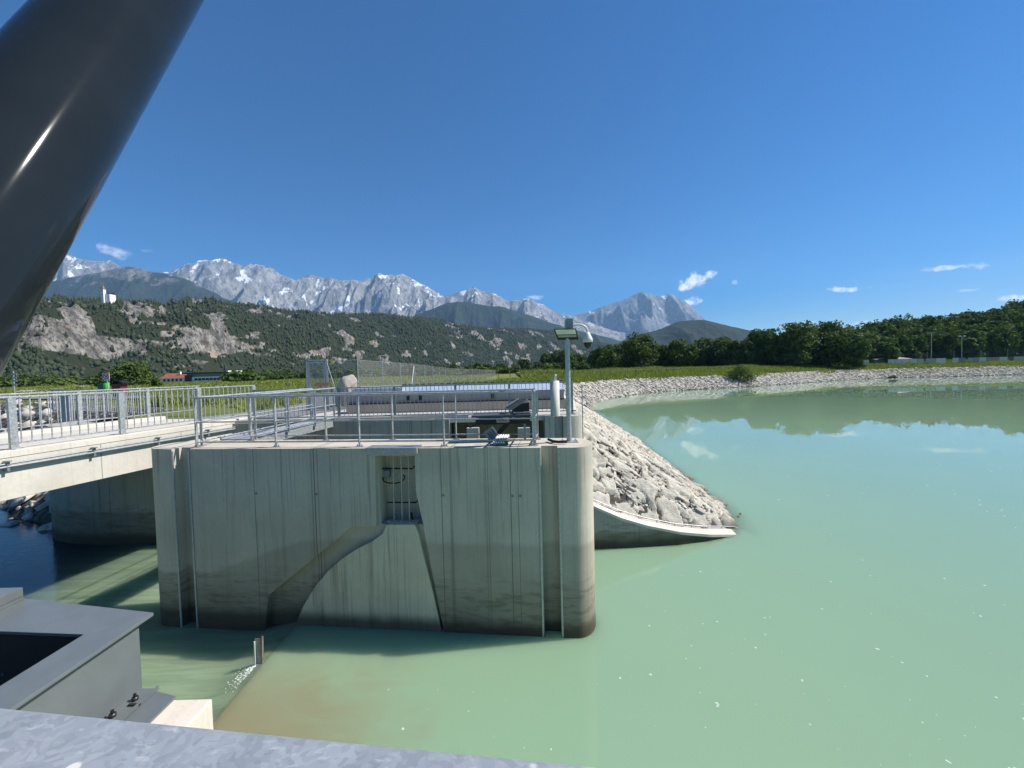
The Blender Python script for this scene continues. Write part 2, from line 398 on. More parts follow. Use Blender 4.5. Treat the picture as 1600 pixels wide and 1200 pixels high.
def ground_mat():
    def b(n):
        P = n.pos(); w = n.xyz(n.attr('cover'))
        g1 = n.mix(n.rng(n.noise(P, .09, 5, .6), .35, .65), (.085, .125, .022), (.17, .175, .045))
        g1 = n.mix(n.rng(n.noise(P, .9, 4, .6), .45, .7, 0, .7), g1, (.19, .17, .07))
        v = n.vor(P, 3.2); vc = n.xyz(n.vor(P, 3.2, out='Color'))[0]
        st = n.mix(vc, (.19, .18, .16), (.36, .345, .32)); st = n.mix(n.rng(v, .2, .5), st, (.07, .065, .055))
        c = n.mix(w[0], g1, st)
        x = n.xyz(P)
        wetz = n.rng(x[2], WZ+.32, WZ+.08)
        c = n.mix(n.m('MULTIPLY', wetz, .72), c, (.06, .055, .045))
        h = n.m('MULTIPLY', n.m('SUBTRACT', 1, v), w[0])
        h = n.m('ADD', h, n.m('MULTIPLY', n.noise(P, 2.5, 5, .7), .7))
        return {'Base Color': c, 'Roughness': .95, 'Specular IOR Level': .2, 'Normal': n.bump(h, .9, .12)}
    return pbr('ground_cover', b)
gr = np_mesh('ground', np.stack([GX, GY, H], -1).reshape(-1, 3), grid_faces(len(gy), len(gx)), ground_mat(), True, {'cover': gravel.ravel()})
tag(gr, kind='structure')
# paved yard and roads -------------------------------------------------
M_asph = mat_plain('asphalt', (.17, .17, .175), .9, 0, .18, 3, .4); M_slab = mat_plain('yard_concrete', (.42, .40, .37), .9, 0, .12, 2, .3)
M_track = mat_plain('pale_track', (.36, .34, .29), .95, 0, .2, 2, .4)
def ribbon(name, pts, w, z, mat):
    vs = []; fs = []
    for i, p in enumerate(pts):
        a = Vector(pts[max(i-1, 0)]); b = Vector(pts[min(i+1, len(pts)-1)]); d = (b-a).normalized(); nn = Vector((-d.y, d.x))
        for s in (-1, 1): q = Vector(p)+nn*s*w/2; vs.append((q.x, q.y, z+ (0 if len(p) < 3 else p[2])))
    for i in range(len(pts)-1): fs.append((2*i, 2*i+1, 2*i+3, 2*i+2))
    mb = MB(); mb.add(vs, fs); o = mb.build(name, mat, kind='structure'); return o
def smooth_path(p, k=8):
    out = []
    for i in range(len(p)-1):
        p0 = p[max(i-1, 0)]; p1 = p[i]; p2 = p[i+1]; p3 = p[min(i+2, len(p)-1)]
        for t in np.arange(k)/k:
            out.append(tuple(.5*((2*p1[j])+(-p0[j]+p2[j])*t+(2*p0[j]-5*p1[j]+4*p2[j]-p3[j])*t*t+(-p0[j]+3*p1[j]-3*p2[j]+p3[j])*t**3) for j in range(2)))
    out.append(tuple(p[-1])); return out
ribbon('service_road', smooth_path([(-10.6, 14.6), (-9.6, 18), (-9.9, 23), (-13, 28.5), (-22, 33), (-45, 40), (-80, 55)]), 4.0, .030, M_asph)
ribbon('field_track', smooth_path([(-58, 62), (-75, 66), (-100, 82), (-140, 130), (-220, 200)]), 2.4, .06, M_track)
MB().add([(-8.2, 13.7, .012), (2.0, 13.7, .012), (2.2, 26, .012), (-6.0, 26, .012), (-8.2, 20, .012)], [(0, 1, 2, 3, 4)]).build('yard', M_slab, kind='structure')
# ================================================================== water
def water_mat(name, ripple=.05, green=(.203, .315, .205), streaky=False, rough=.015):
    mt, n, out = newmat(name); P = n.pos(); x = n.xyz(P)
    f = n.noise(P, .12, 3, .5)
    c = n.mix(f, tuple(k*.93 for k in green), tuple(k*1.06 for k in green))
    if not streaky:     # sand stirred up above the flap, thinning out to the right
        dx = n.m('DIVIDE', n.m('SUBTRACT', x[0], -4.4), 3.1); dy = n.m('DIVIDE', n.m('SUBTRACT', x[1], 5.6), 2.3)
        r = n.m('SQRT', n.m('ADD', n.m('MULTIPLY', dx, dx), n.m('MULTIPLY', dy, dy)))
        r = n.m('ADD', r, n.m('MULTIPLY', n.m('SUBTRACT', n.noise(n.scl(P, (.7, 1.3, 1)), .8, 6, .6, 1.2), .5), 1.1))
        c = n.mix(n.rng(r, 1.25, .15, 0, .95), c, (.205, .195, .118))
    else:
        s = n.noise(n.scl(P, (.35, 3.2, 1)), 1.5, 4, .6, .4)
        c = n.mix(n.rng(s, .35, .7), tuple(k*.86 for k in green), tuple(k*1.14 for k in green))
        c = n.mix(n.rng(x[0], -10, -15), c, (.018, .035, .04))  # darker water under the bridge, its shade put into the base colour
    p = n.node('ShaderNodeBsdfPrincipled'); n.put(p.inputs['Base Color'], c); p.inputs['Roughness'].default_value = rough; p.inputs['IOR'].default_value = 1.333
    p.subsurface_method = 'BURLEY'; p.inputs['Subsurface Weight'].default_value = .85; p.inputs['Subsurface Radius'].default_value = (.7, 1.0, .9); p.inputs['Subsurface Scale'].default_value = .8
    w1 = n.noise(n.scl(P, (1, 1.6, 1)), 1.1 if not streaky else 3.0, 3, .5); w2 = n.noise(P, .18, 3, .5)
    h = n.m('ADD', n.m('MULTIPLY', w1, ripple), n.m('MULTIPLY', w2, ripple*.6))
    if streaky:
        w3 = n.noise(n.scl(P, (2.2, 4.5, 1)), 3.0, 4, .6); amp = n.rng(x[0], -11, -15, .15, 1.0)
        h = n.m('ADD', h, n.m('MULTIPLY', n.m('MULTIPLY', w3, ripple*1.2), amp))
    n.put(p.inputs['Normal'], n.bump(h, 1.0, .08))
    tr = n.node('ShaderNodeBsdfTransparent'); n.put(tr.inputs[0], (.80, .88, .82, 1)); mx = n.node('ShaderNodeMixShader')
    n.put(mx.inputs[0], n.xyz(n.attr('opaque'))[0]); n.l.new(tr.outputs[0], mx.inputs[1]); n.l.new(p.outputs[0], mx.inputs[2]); n.l.new(mx.outputs[0], out.inputs[0])
    return mt
wx = np.concatenate([axis([(-4.85, 1, .5), (1, 14, .2), (14, 60, 1.5)]), np.geomspace(62, 900, 30)])
wy = np.concatenate([[-600, -150, -40], axis([(-10, 8, 1), (8, 30, .25), (30, 140, 1.2)])])
WX, WY = np.meshgrid(wx, wy)
dep = WZ - height(WX, WY); lim = (WX > 1.8) & (WX < 14) & (WY > 9) & (WY < 62)
opq = np.where(lim, np.clip(.72 + .6*seg_dist(WX, WY, BANK)/1.5, 0, 1), 1.0)
opq = np.where(lim & ~inside(WX, WY, SHORE), .30, opq); opq = np.where((WY < wall_y(WX)+.1) & (WX < 7.6), 1.0, opq)
M_water = water_mat('milky_water', .005, rough=.0)
wo = np_mesh('basin_water', np.stack([WX, WY, np.full_like(WX, WZ)], -1).reshape(-1, 3), grid_faces(len(wy), len(wx)), M_water, True, {'opaque': opq.ravel()}); tag(wo, kind='structure')
# the water spilling over the flap and the lower river beyond it
prof = [(-4.85, WZ), (-4.95, WZ-.012), (-5.1, WZ-.05), (-5.3, WZ-.11), (-5.6, WZ-.165), (-6.0, WZ2), (-8, WZ2), (-11, WZ2), (-14, WZ2), (-20, WZ2), (-60, WZ2), (-600, WZ2)]
ys = np.concatenate([[-300, -60], np.arange(-10, 14.01, .4), [40, 300]]); px_ = np.array([p[0] for p in prof]); pz_ = np.array([p[1] for p in prof])
PX, PY = np.meshgrid(px_, ys); PZ = np.broadcast_to(pz_, PX.shape)
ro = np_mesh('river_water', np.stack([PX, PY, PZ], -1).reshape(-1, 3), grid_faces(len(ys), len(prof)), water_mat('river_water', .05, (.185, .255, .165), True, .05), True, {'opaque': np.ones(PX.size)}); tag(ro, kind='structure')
# ================================================================== stones
def ico(sub):
    bm = bmesh.new(); bmesh.ops.create_icosphere(bm, subdivisions=sub, radius=1); bm.verts.ensure_lookup_table()
    v = np.array([q.co for q in bm.verts]); f = np.array([[q.index for q in fc.verts] for fc in bm.faces]); bm.free(); return v, f
def rock_templates(k, sub, seed, flat=.5, facet=True):
    r = np.random.default_rng(seed); out = []; v, f = ico(sub)
    for i in range(k):
        pw = r.uniform(3, 7); w = v/((np.abs(v)**pw).sum(1, keepdims=True))**(1/pw)*.95
        w = w*[1, 1, 1]+np.stack([w[:, 1]*r.uniform(-.35, .35), w[:, 0]*0, w[:, 0]*r.uniform(-.3, .3)], 1)
        for _ in range(6):       # chop with planes for a broken-stone look
            d = r.normal(size=3); d /= np.linalg.norm(d); c = r.uniform(.25, .7); s = w@d; w = w - np.outer(np.maximum(s-c, 0), d)
        w *= 1 + r.normal(size=(len(w), 1))*.05
        out.append(w)
    return out, f
def scatter(name, tmpl, faces, P, Sx, Sy, Sz, rotz, nrm, mat, tint, smooth=False, kind='stuff', **kw):
    n_ = len(P); k = len(tmpl); nv = len(tmpl[0]); T = np.stack(tmpl)[np.arange(n_) % k]
    T = T*np.stack([Sx, Sy, Sz], -1)[:, None, :]
    c, s = np.cos(rotz), np.sin(rotz)
    x = T[..., 0]*c[:, None]-T[..., 1]*s[:, None]; y = T[..., 0]*s[:, None]+T[..., 1]*c[:, None]; z = T[..., 2]
    if nrm is not None:
        zc = nrm/np.linalg.norm(nrm, axis=1, keepdims=True); xc = np.stack([zc[:, 2], np.zeros(n_), -zc[:, 0]], 1); xc /= np.linalg.norm(xc, axis=1, keepdims=True); yc = np.cross(zc, xc)
        V = x[..., None]*xc[:, None]+y[..., None]*yc[:, None]+z[..., None]*zc[:, None]
    else: V = np.stack([x, y, z], -1)
    V = V + P[:, None, :]
    Fc = faces[None]+(np.arange(n_)*nv)[:, None, None]
    o = np_mesh(name, V.reshape(-1, 3), Fc.reshape(-1, faces.shape[1]), mat, smooth, {'tint': np.repeat(tint, nv, 0)}); tag(o, kind=kind, **kw); return o
def bank_h(x, y): return np.minimum(WZ+seg_dist(x, y, BANK)*np.interp(y, [40, 75], [.60, .44]), -.15)
def normal_at(x, y):
    e = .3
    if x.min() > 1 and y.max() < 75: return np.stack([-(bank_h(x+e, y)-bank_h(x-e, y))/(2*e), -(bank_h(x, y+e)-bank_h(x, y-e))/(2*e), np.ones_like(x)], 1)
    return np.stack([-(height(x+e, y)-height(x-e, y))/(2*e), -(height(x, y+e)-height(x, y-e))/(2*e), np.ones_like(x)], 1)
def dart(n_, xr, yr, rad, ok, seed):
    """simple dart throwing with variable radii"""
    r = np.random.default_rng(seed); cell = .5; gridd = {}; pts = []
    X = r.uniform(*xr, n_); Y = r.uniform(*yr, n_); RR = rad(X, Y, r); OK = ok(X, Y); order = np.argsort(-RR)
    for i in order:
        if not OK[i]: continue
        x, y, q = X[i], Y[i], RR[i]; cx, cy = int(x//cell), int(y//cell); k = 3; bad = False
        for a in range(cx-k, cx+k+1):
            for b in range(cy-k, cy+k+1):
                for (ux, uy, uq) in gridd.get((a, b), ()):
                    if (ux-x)**2+(uy-y)**2 < (.60*(uq+q))**2: bad = True; break
                if bad: break
            if bad: break
        if bad: continue
        gridd.setdefault((cx, cy), []).append((x, y, q)); pts.append((x, y, q))
    return np.array(pts)
def ok_bank(X, Y):
    d = seg_dist(X, Y, BANK); h = height(X, Y)
    return (h > WZ-.2) & (h < .2) & (Y > wall_y(X)+.85) & (X > 2.35) & ((~inside(X, Y, SHORE)) | (d < .45)) & (X < 11) & (d < 8.6)
def rad_bank(X, Y, r):
    base = np.interp(Y, [11, 15, 22, 40], [.165, .15, .125, .13]); return base*np.exp(r.normal(0, .55, X.size))
tm, tf = rock_templates(14, 2, 5)
pt = dart(9000, (2.0, 10.6), (11.6, 46), lambda X, Y, r: np.interp(Y, [11, 16, 25, 46], [.30, .24, .21, .24])*np.exp(r.normal(0, .42, X.size)).clip(.35, 2.0), lambda X, Y: (seg_dist(X, Y, BANK) < 9) & (Y > wall_y(X)-.3), 11)
def riprap_surface():
    """the pitched stone apron: fitted slabs with sunk joints, dirt and crevice shade put into their colour"""
    r = np.random.default_rng(12); ax = np.arange(2.3, 10.4, .04); ay = [11.9]
    while ay[-1] < 45: ay.append(ay[-1]+.04*(1+(ay[-1]-11.9)*.09))
    AX, AY = np.meshgrid(ax, np.array(ay)); x, y = AX.ravel(), AY.ravel(); X0, Y0 = x.copy(), y.copy()
    x = x+(fbm(x*2.2, y*2.2, 4, 5)-.5)*.42+(fbm(x*9, y*9, 3, 8)-.5)*.07; y = y+(fbm(x*2.2+50, y*2.2, 4, 6)-.5)*.42+(fbm(x*9+9, y*9, 3, 9)-.5)*.07
    ang = -.55; c, s_ = math.cos(ang), math.sin(ang); k = len(pt); rr = pt[:, 2]*1.0
    def fr(x, y): return (x*c+y*s_)*.62, (-x*s_+y*c)*1.35
    U, V = fr(x, y); PU, PV = fr(pt[:, 0], pt[:, 1]); F1 = np.empty(len(x)); F2 = np.empty(len(x)); I1 = np.empty(len(x), int)
    order = np.argsort(Y0, kind='stable')
    for i in range(0, len(x), 4000):
        j = order[i:i+4000]; ylo, yhi = Y0[j].min()-2.0, Y0[j].max()+2.0; q = np.where((pt[:, 1] > ylo) & (pt[:, 1] < yhi))[0]
        d = np.hypot(U[j][:, None]-PU[q], V[j][:, None]-PV[q])/(rr[q]**.6); o = np.argpartition(d, 1, axis=1)[:, :2]; dd = np.take_along_axis(d, o, 1); sw = dd[:, 0] > dd[:, 1]
        i0 = np.where(sw, o[:, 1], o[:, 0]); F1[j] = np.minimum(dd[:, 0], dd[:, 1]); F2[j] = np.maximum(dd[:, 0], dd[:, 1]); I1[j] = q[i0]
    e = (F2-F1)*rr[I1]**.6; tx = r.normal(0, .16, k); ty = r.normal(0, .16, k); hz_ = r.normal(0, .045, k); tint = r.random((k, 3))
    edge = np.clip((e-.012)/.05, 0, 1); edge = edge*edge*(3-2*edge)
    dz = (hz_[I1]+tx[I1]*(x-pt[I1, 0])+ty[I1]*(y-pt[I1, 1])).clip(-.12, .14) + (fbm(x*3.5, y*3.5+x, 4, 61)-.5)*.10+(fbm(x*14, y*10, 3, 71)-.5)*.035
    gap = -.15-.07*fbm(x*5, y*5, 3, 81); dz = gap*(1-edge)+dz*edge
    Z = WZ+np.where(inside(X0, Y0, SHORE), -1, 1)*seg_dist(X0, Y0, BANK)*np.interp(Y0, [40, 75], [.60, .44]); Z = np.minimum(Z, -.13); Z = toe(X0, Y0, Z); lift = np.interp(Y0-wall_y(X0), [.4, 1.0], [.035, .13])
    P = np.stack([X0+dz*.35, Y0-dz*.15, Z+lift+dz*np.interp(Y0-wall_y(X0), [.4, .9], [.35, 1])], 1); F = grid_faces(len(ay), len(ax))
    ok = (Y0 > wall_y(X0)+.40) & (Z > WZ-1.1) & (seg_dist(X0, Y0, BANK) < 8.8) & ((X0 > 2.9) | (Y0 < 19.4))
    F = F[ok[F].all(1)]; T = tint[I1]*[1, .5, 1]; T[:, 2] = np.clip(edge, 0, 1)
    used = np.unique(F); mp_ = np.full(len(P), -1); mp_[used] = np.arange(len(used))
    o = np_mesh('riprap_slabs', P[used], mp_[F], M_rip, True, {'tint': T[used]}); tag(o, 'pale grey broken stone slabs pitched on the bank beside the curved wing wall', 'stones', kind='stuff')
def _rip(n):
    P = n.pos(); t = n.xyz(n.attr('tint')); x = n.xyz(P)
    c = n.mix(n.rng(n.noise(n.scl(P, (1, 2.2, 2.2)), 2.2, 6, .68), .34, .66), n.mix(t[0], (.28, .265, .225), (.48, .46, .40)), n.mix(t[1], (.58, .55, .47), (.44, .37, .28)))
    c = n.mix(n.rng(n.noise(P, 16, 5, .7), .5, .68, 0, .45), c, (.20, .18, .15))
    c = n.mix(n.rng(t[2], .85, .25), c, (.055, .048, .036))  # joints coloured dark: crevice shade as well as dirt put into the colour
    c = n.mix(n.m('MULTIPLY', n.rng(n.m('ADD', x[2], n.m('MULTIPLY', n.noise(P, 1.5, 3), .25)), WZ+.42, WZ+.16), .78), c, (.085, .075, .055))
    return {'Base Color': c, 'Roughness': .92, 'Specular IOR Level': .25, 'Normal': n.bump(n.m('ADD', n.noise(P, 9, 7, .75), n.m('MULTIPLY', n.noise(n.scl(P, (.4, 2, 3)), 12, 4), .5)), .9, .03)}
M_rip = pbr('pitched_stone', _rip); riprap_surface()
def place_stones(name, pt, tm, tf, seed, ang, elong, flat, sink, **kw):
    r = np.random.default_rng(seed); k = len(pt); x, y, q = pt.T; z = height(x, y)
    e = np.exp(r.normal(np.log(elong), .3, k)); rot = ang + r.normal(0, .55, k)
    return scatter(name, tm, tf, np.stack([x, y, z+q*sink], 1), q*e*1.25, q*1.12, q*flat*r.uniform(.7, 1.4, k), rot, normal_at(x, y), M_rock, r.random((k, 3))*[1, .5, 1], **kw)
t1, f1 = rock_templates(10, 1, 8)
k = 16000; X = rng.uniform(2.3, 10.5, k); Y = 11.8+48*rng.random(k)**1.6; okm = ok_bank(X, Y) & (fbm(X*.9, Y*.9, 4, 13) > .52); X = X[okm]; Y = Y[okm]
q = np.clip(.045*np.exp(rng.normal(0, .5, len(X))), .02, .11)
place_stones('bank_rubble', np.stack([X, Y, q], 1), t1, f1, 4, -.5, 1.5, .6, 1.1, label='small grey rubble filling the gaps between the stone slabs', cat='rubble')
# far gravel bank
k = 60000; s_ = rng.random(k)
seg = BANK[9:]; L = [0]
for i in range(len(seg)-1): L.append(L[-1]+math.dist(seg[i], seg[i+1])/ (1+.012*np.hypot(*seg[i])))
t_ = s_*L[-2]; sx = np.interp(t_, L, [p[0] for p in seg]); sy = np.interp(t_, L, [p[1] for p in seg])
X = sx+rng.uniform(-9, 9, k); Y = sy+rng.uniform(-2, 11, k); d = seg_dist(X, Y, BANK); hh = height(X, Y)
okm = (hh > WZ-.3) & (d < 6.3) & (Y > 48); X = X[okm]; Y = Y[okm]; q = np.clip(.15*np.exp(rng.normal(0, .45, len(X))), .06, .4)
t0, f0 = rock_templates(10, 1, 21)
place_stones('shore_gravel', np.stack([X, Y, q], 1), t0, f0, 6, 0, 1.2, .75, .3, label='band of grey cobbles lining the far shore of the basin', cat='gravel')
# boulders on the river bank under and beyond the road bridge
k = 2600; X = rng.uniform(-60, -17.2, k)**1; Y = rng.uniform(13, 60, k); dl_ = seg_dist(X, Y, SHORE[:5]); hh = height(X, Y)
okm = (dl_ < 6.0) & (X/Y < -1.16) & (hh > WZ2-.6) & (hh < .3) & (Y < 34); X = X[okm]; Y = Y[okm]; q = np.clip(.22*np.exp(rng.normal(0, .4, len(X))), .1, .42)
place_stones('river_bank_boulders', np.stack([X, Y, q], 1), tm, tf, 9, 0, 1.2, .7, .35, label='heap of boulders on the river bank behind the road bridge', cat='boulders')
# foam flecks on the water
r = np.random.default_rng(31); vs = []; fs = []
for i in range(620):
    Y = 3.5+26*r.random()**1.7; X = -3.5+r.random()*(Y*1.35+3.5)
    if X < 2.6 and 7.2 < Y: continue
    if not inside(np.array([X]), np.array([Y]), SHORE)[0] or (X < 8.5 and Y > 10.6): continue
    if X < 1.0 and r.random() < .55: continue
    s = .005+.020*r.random()**3; b = len(vs); kk = 7
    for j in range(kk):
        a = 2*math.pi*j/kk; rr = s*r.uniform(.4, 1.3); vs.append((X+rr*math.cos(a)*1.3, Y+rr*math.sin(a)*1.5, WZ+.004))
    fs.append(list(range(b, b+kk)))
MB().add(vs, fs).build('foam_flecks', mat_plain('foam', (.44, .52, .44), .8), kind='stuff', label='small white foam flecks drifting on the green basin water', cat='foam')
# ================================================================== mountains
def ridge_mesh(name, prof, Yr, Yf, mat, amp, fx, fy, seed, nx=420, ny=90, back=.5, shape=None, foot_z=-2, oct_=6, xr=None, extra=None):
    x0, x1 = xr or (prof[0][0], prof[-1][0]); pxs = np.linspace(x0, x1, nx); t = np.concatenate([np.linspace(0, 1, ny), 1+back*np.linspace(.06, 1, 14)])
    py = interp(prof, pxs); yr = interp(Yr, pxs) if isinstance(Yr, list) else np.full(nx, float(Yr)); yf = interp(Yf, pxs) if isinstance(Yf, list) else np.full(nx, float(Yf))
    top = np.array([list(atY(a, b, c)) for a, b, c in zip(pxs, py, yr)])
    T, I = np.meshgrid(t, np.arange(nx), indexing='ij')
    YY = yf[I]+(yr-yf)[I]*T; base = top[I]; XX = base[..., 0]*YY/yr[I]; zt = base[..., 2]
    g = shape(T, pxs[I]) if shape else T**1.15
    g = np.where(T > 1, 1-(T-1)*.9, g)
    Z = foot_z + (zt-foot_z)*g
    env = np.clip(T*3, 0, 1)*np.clip((1-T)*4, 0, 1)*.9 + .10
    nz = ridged(XX/fx, YY/fy, oct_, seed)-.42
    Z = Z + amp*nz*np.where(T > 1, .2, env)*np.clip(zt/ max(zt.max(), 1), .25, 1)
    if extra is not None: Z = extra(XX, YY, Z, T, pxs[I])
    o = np_mesh(name, np.stack([XX, YY, Z], -1).reshape(-1, 3), grid_faces(len(t), nx), mat, True); tag(o, kind='structure')
    return o, XX, YY, Z, T, pxs
def mat_alp(name, z_forest, z_snow, rockc=((.155, .155, .16), (.345, .345, .34)), forest=(.022, .033, .022), sc=.004, snow=.62):
    def b(n):
        P = n.pos(); x = n.xyz(P); nz = n.xyz(n.node('ShaderNodeNewGeometry').outputs['Normal'])[2]
        rk = n.mix(n.rng(n.noise(n.scl(P, (1, 1, .35)), sc*1.3, 8, .68), .36, .64), *rockc)
        rk = n.mix(n.rng(n.noise(n.scl(P, (1, .5, .25)), sc*6, 5, .7), .47, .64, 0, .75), rk, tuple(k*.5 for k in rockc[0]))
        s = n.noise(n.scl(P, (1, .5, .42)), sc*1.15, 6, .64)
        sn = n.m('MULTIPLY', n.rng(n.m('ADD', s, n.m('MULTIPLY', nz, .06)), snow+.065, snow+.085), n.rng(x[2], z_snow-150, z_snow+250))
        c = n.mix(sn, rk, (.72, .75, .80))
        zf = n.m('ADD', x[2], n.m('MULTIPLY', n.m('SUBTRACT', n.noise(P, sc*.8, 5, .65), .5), z_forest*.9))
        fr = n.mix(n.rng(n.noise(P, sc*12, 4), .35, .65), tuple(k*.75 for k in forest), tuple(k*1.5 for k in forest))
        c = n.mix(n.rng(zf, z_forest*1.04, z_forest*.94), c, fr)
        h = n.m('ADD', n.noise(P, sc*3, 8, .7), n.m('MULTIPLY', n.noise(n.scl(P, (1, 1, .3)), sc*14, 5, .7), .35))
        return {'Base Color': c, 'Roughness': .95, 'Specular IOR Level': .1, 'Normal': n.bump(h, .85, .25/sc)}
    return pbr(name, b)
RA = [(20, 440), (60, 418), (90, 402), (105, 396), (120, 401), (140, 404), (165, 408), (185, 415), (200, 421), (230, 427), (262, 425), (285, 416), (310, 410), (330, 405), (348, 404), (365, 409), (385, 412), (405, 413), (425, 420), (445, 428), (462, 434), (480, 429), (500, 430), (520, 431), (540, 436), (560, 437), (578, 436), (592, 429), (612, 430), (632, 432), (650, 437), (665, 447), (680, 457), (693, 466), (700, 460), (715, 455), (728, 451), (740, 450), (755, 455), (775, 462), (795, 467), (805, 466), (825, 468), (845, 477), (870, 486), (890, 493), (930, 506), (980, 520)]
RB = [(700, 520), (840, 506), (880, 497), (897, 492), (915, 487), (935, 480), (955, 472), (975, 466), (992, 459), (1008, 457), (1025, 459), (1040, 461), (1055, 461), (1070, 470), (1085, 482), (1103, 500), (1120, 510), (1150, 520), (1200, 530), (1280, 545)]
RC = [(-40, 470), (60, 450), (90, 436), (120, 430), (160, 424), (190, 419), (215, 417), (232, 421), (250, 424), (270, 428), (290, 436), (310, 445), (330, 455), (350, 465), (380, 475), (420, 490), (470, 510)]
RC2 = [(610, 515), (650, 492), (680, 480), (700, 472), (730, 470), (760, 475), (790, 482), (820, 490), (850, 500), (880, 510), (920, 520), (980, 535)]
RD = [(900, 556), (940, 545), (980, 530), (1010, 520), (1035, 512), (1060, 502), (1080, 499), (1100, 500), (1130, 507), (1160, 513), (1190, 520), (1230, 530), (1300, 545), (1380, 556)]
def jag(prof, a, seed, step=5):
    xs = np.arange(prof[0][0], prof[-1][0], step); y = interp(prof, xs); y = y-(ridged(xs/38., xs*0+.5, 5, seed, .6)-.45)*a
    return list(zip(xs, y))
M_alp = mat_alp('limestone_range', 560, 900, snow=.555)
ridge_mesh('limestone_mountains', jag(RA, 9, 2, 3), 8200, 5600, M_alp, 1050, 460, 1300, 4, nx=620, ny=130)
ridge_mesh('pointed_mountain', jag(RB, 4, 5), 11000, 7600, mat_alp('far_limestone', 700, 1300, rockc=((.10, .105, .115), (.27, .275, .285)), sc=.003, snow=.60), 900, 800, 1800, 9, nx=360, ny=90)
M_fm = mat_alp('forested_mountain', 1350, 3000, rockc=((.13, .13, .12), (.24, .23, .22)), sc=.006)
ridge_mesh('dark_mountain', jag(RC, 3, 7), 5200, 3600, M_fm, 420, 500, 1100, 12, nx=260, ny=70)
ridge_mesh('forested_mountain', jag(RC2, 3, 8), 5400, 4200, mat_alp('forested_slope', 1100, 3000, rockc=((.13, .13, .12), (.24, .23, .22)), sc=.006), 380, 450, 1000, 14, nx=240, ny=60)
ridge_mesh('wooded_hill', jag(RD, 3, 3), 3000, 2200, mat_alp('wooded_hill', 900, 3000, rockc=((.13, .13, .12), (.2, .2, .19)), sc=.012), 90, 220, 500, 18, nx=240, ny=60)
# the near wooded hill with its cliffs
RE = [(-260, 480), (-100, 478), (30, 484), (60, 470), (90, 467), (130, 469), (165, 470), (200, 473), (240, 478), (262, 483), (285, 478), (310, 476), (345, 475), (380, 478), (420, 484), (460, 486), (520, 490), (560, 491), (600, 492), (640, 495), (680, 499), (720, 507), (760, 513), (800, 513), (830, 515), (870, 518), (910, 528), (950, 539), (1000, 548), (1060, 560)]
CL_T = [(-260, .25), (60, .30), (200, .32), (300, .27), (400, .22), (520, .18), (640, .16), (760, .18), (900, .2)]
def hill_shape(T, P):
    # talus, cliff, wooded upper slope
    ct = interp(CL_T, P); 
    return np.interp(T, [0, .12, 1.0], [0, .10, 1.0])*0 + np.where(T < ct*.45, T/(ct*.45)*.16, np.where(T < ct, .16+(T-ct*.45)/(ct*.55)*np.clip(1.9*ct, .2, .50), 0)) + \
        np.where(T >= ct, (.16+np.clip(1.9*ct, .2, .50)) + (1-(.16+np.clip(1.9*ct, .2, .50)))*np.power(np.clip((T-ct)/(1-ct), 0, 1), .8), 0)
YRE = [(-260, 700), (60, 900), (300, 1150), (500, 1500), (700, 2000), (900, 2700), (1060, 3100)]; YFE = [(-260, 420), (60, 560), (300, 800), (500, 1150), (700, 1600), (900, 2250), (1060, 2700)]
def hill_extra(X, Y, Z, T, P):
    rough = (ridged(X/60, Y/60, 5, 33)-.4)*26*np.clip(T*6, 0, 1)*np.clip((1-T)*5+.12, 0, 1)
    return Z + rough
def mat_cliff():
    def b(n):
        P = n.pos(); cl = n.xyz(n.attr('cliff'))[0]
        rk = n.mix(n.rng(n.noise(n.scl(P, (1, 1, .45)), .05, 8, .7), .36, .64), (.10, .095, .088), (.37, .345, .31))
        rk = n.mix(n.rng(n.noise(P, .018, 4, .6), .56, .68, 0, .7), rk, (.50, .37, .25))
        rk = n.mix(n.rng(n.noise(n.scl(P, (1, 1, .3)), .22, 5, .7), .48, .62, 0, .85), rk, (.05, .045, .04))
        gr_ = n.mix(n.noise(P, .08, 4), (.022, .032, .014), (.050, .055, .026))
        c = n.mix(n.rng(n.m('ADD', cl, n.m('MULTIPLY', n.m('SUBTRACT', n.noise(P, .05, 5, .65), .5), .5)), .55, .38), rk, gr_)
        h = n.noise(n.scl(P, (1, 1, .6)), .06, 9, .72)
        return {'Base Color': c, 'Roughness': .95, 'Specular IOR Level': .1, 'Normal': n.bump(h, 1.0, 14)}
    return pbr('cliff_rock', b)
ho, HX, HY, HZ, HT, hp = ridge_mesh('cliff_hill', RE, YRE, YFE, mat_cliff(), 40, 240, 300, 27, nx=900, ny=170, back=.35, shape=hill_shape, extra=hill_extra)
# forest on that hill ---------------------------------------------------
def conifer_templates(k, seed):
    r = np.random.default_rng(seed); out = []; seg = 6; fs = []
    tiers = [(.10, .30, .50), (.34, .24, .72), (.58, .17, 1.0)]; nv = 0
    for (z0, rr, z1) in tiers:
        fs += [(nv+i, nv+(i+1) % seg, nv+seg) for i in range(seg)]; nv += seg+1
    for i in range(k):
        v = []
        for (z0, rr, z1) in tiers:
            for a in range(seg):
                q = rr*r.uniform(.6, 1.25); t = 2*math.pi*a/seg+r.uniform(-.3, .3); v.append((q*math.cos(t), q*math.sin(t), z0+r.uniform(-.07, .07)))
            v.append((r.normal()*.02, r.normal()*.02, z1+r.uniform(-.03, .03)))
        out.append(np.array(v))
    return out, np.array(fs)
ct, cf = conifer_templates(12, 3)
def round_templates(k, seed):
    r = np.random.default_rng(seed); v, f = ico(1); out = []
    for i in range(k):
        w = v*(1+r.normal(size=(len(v), 1))*.17)*[.36, .36, .5]+[0, 0, .52]; out.append(w)
    return out, f
rtm, rtf = round_templates(10, 4)
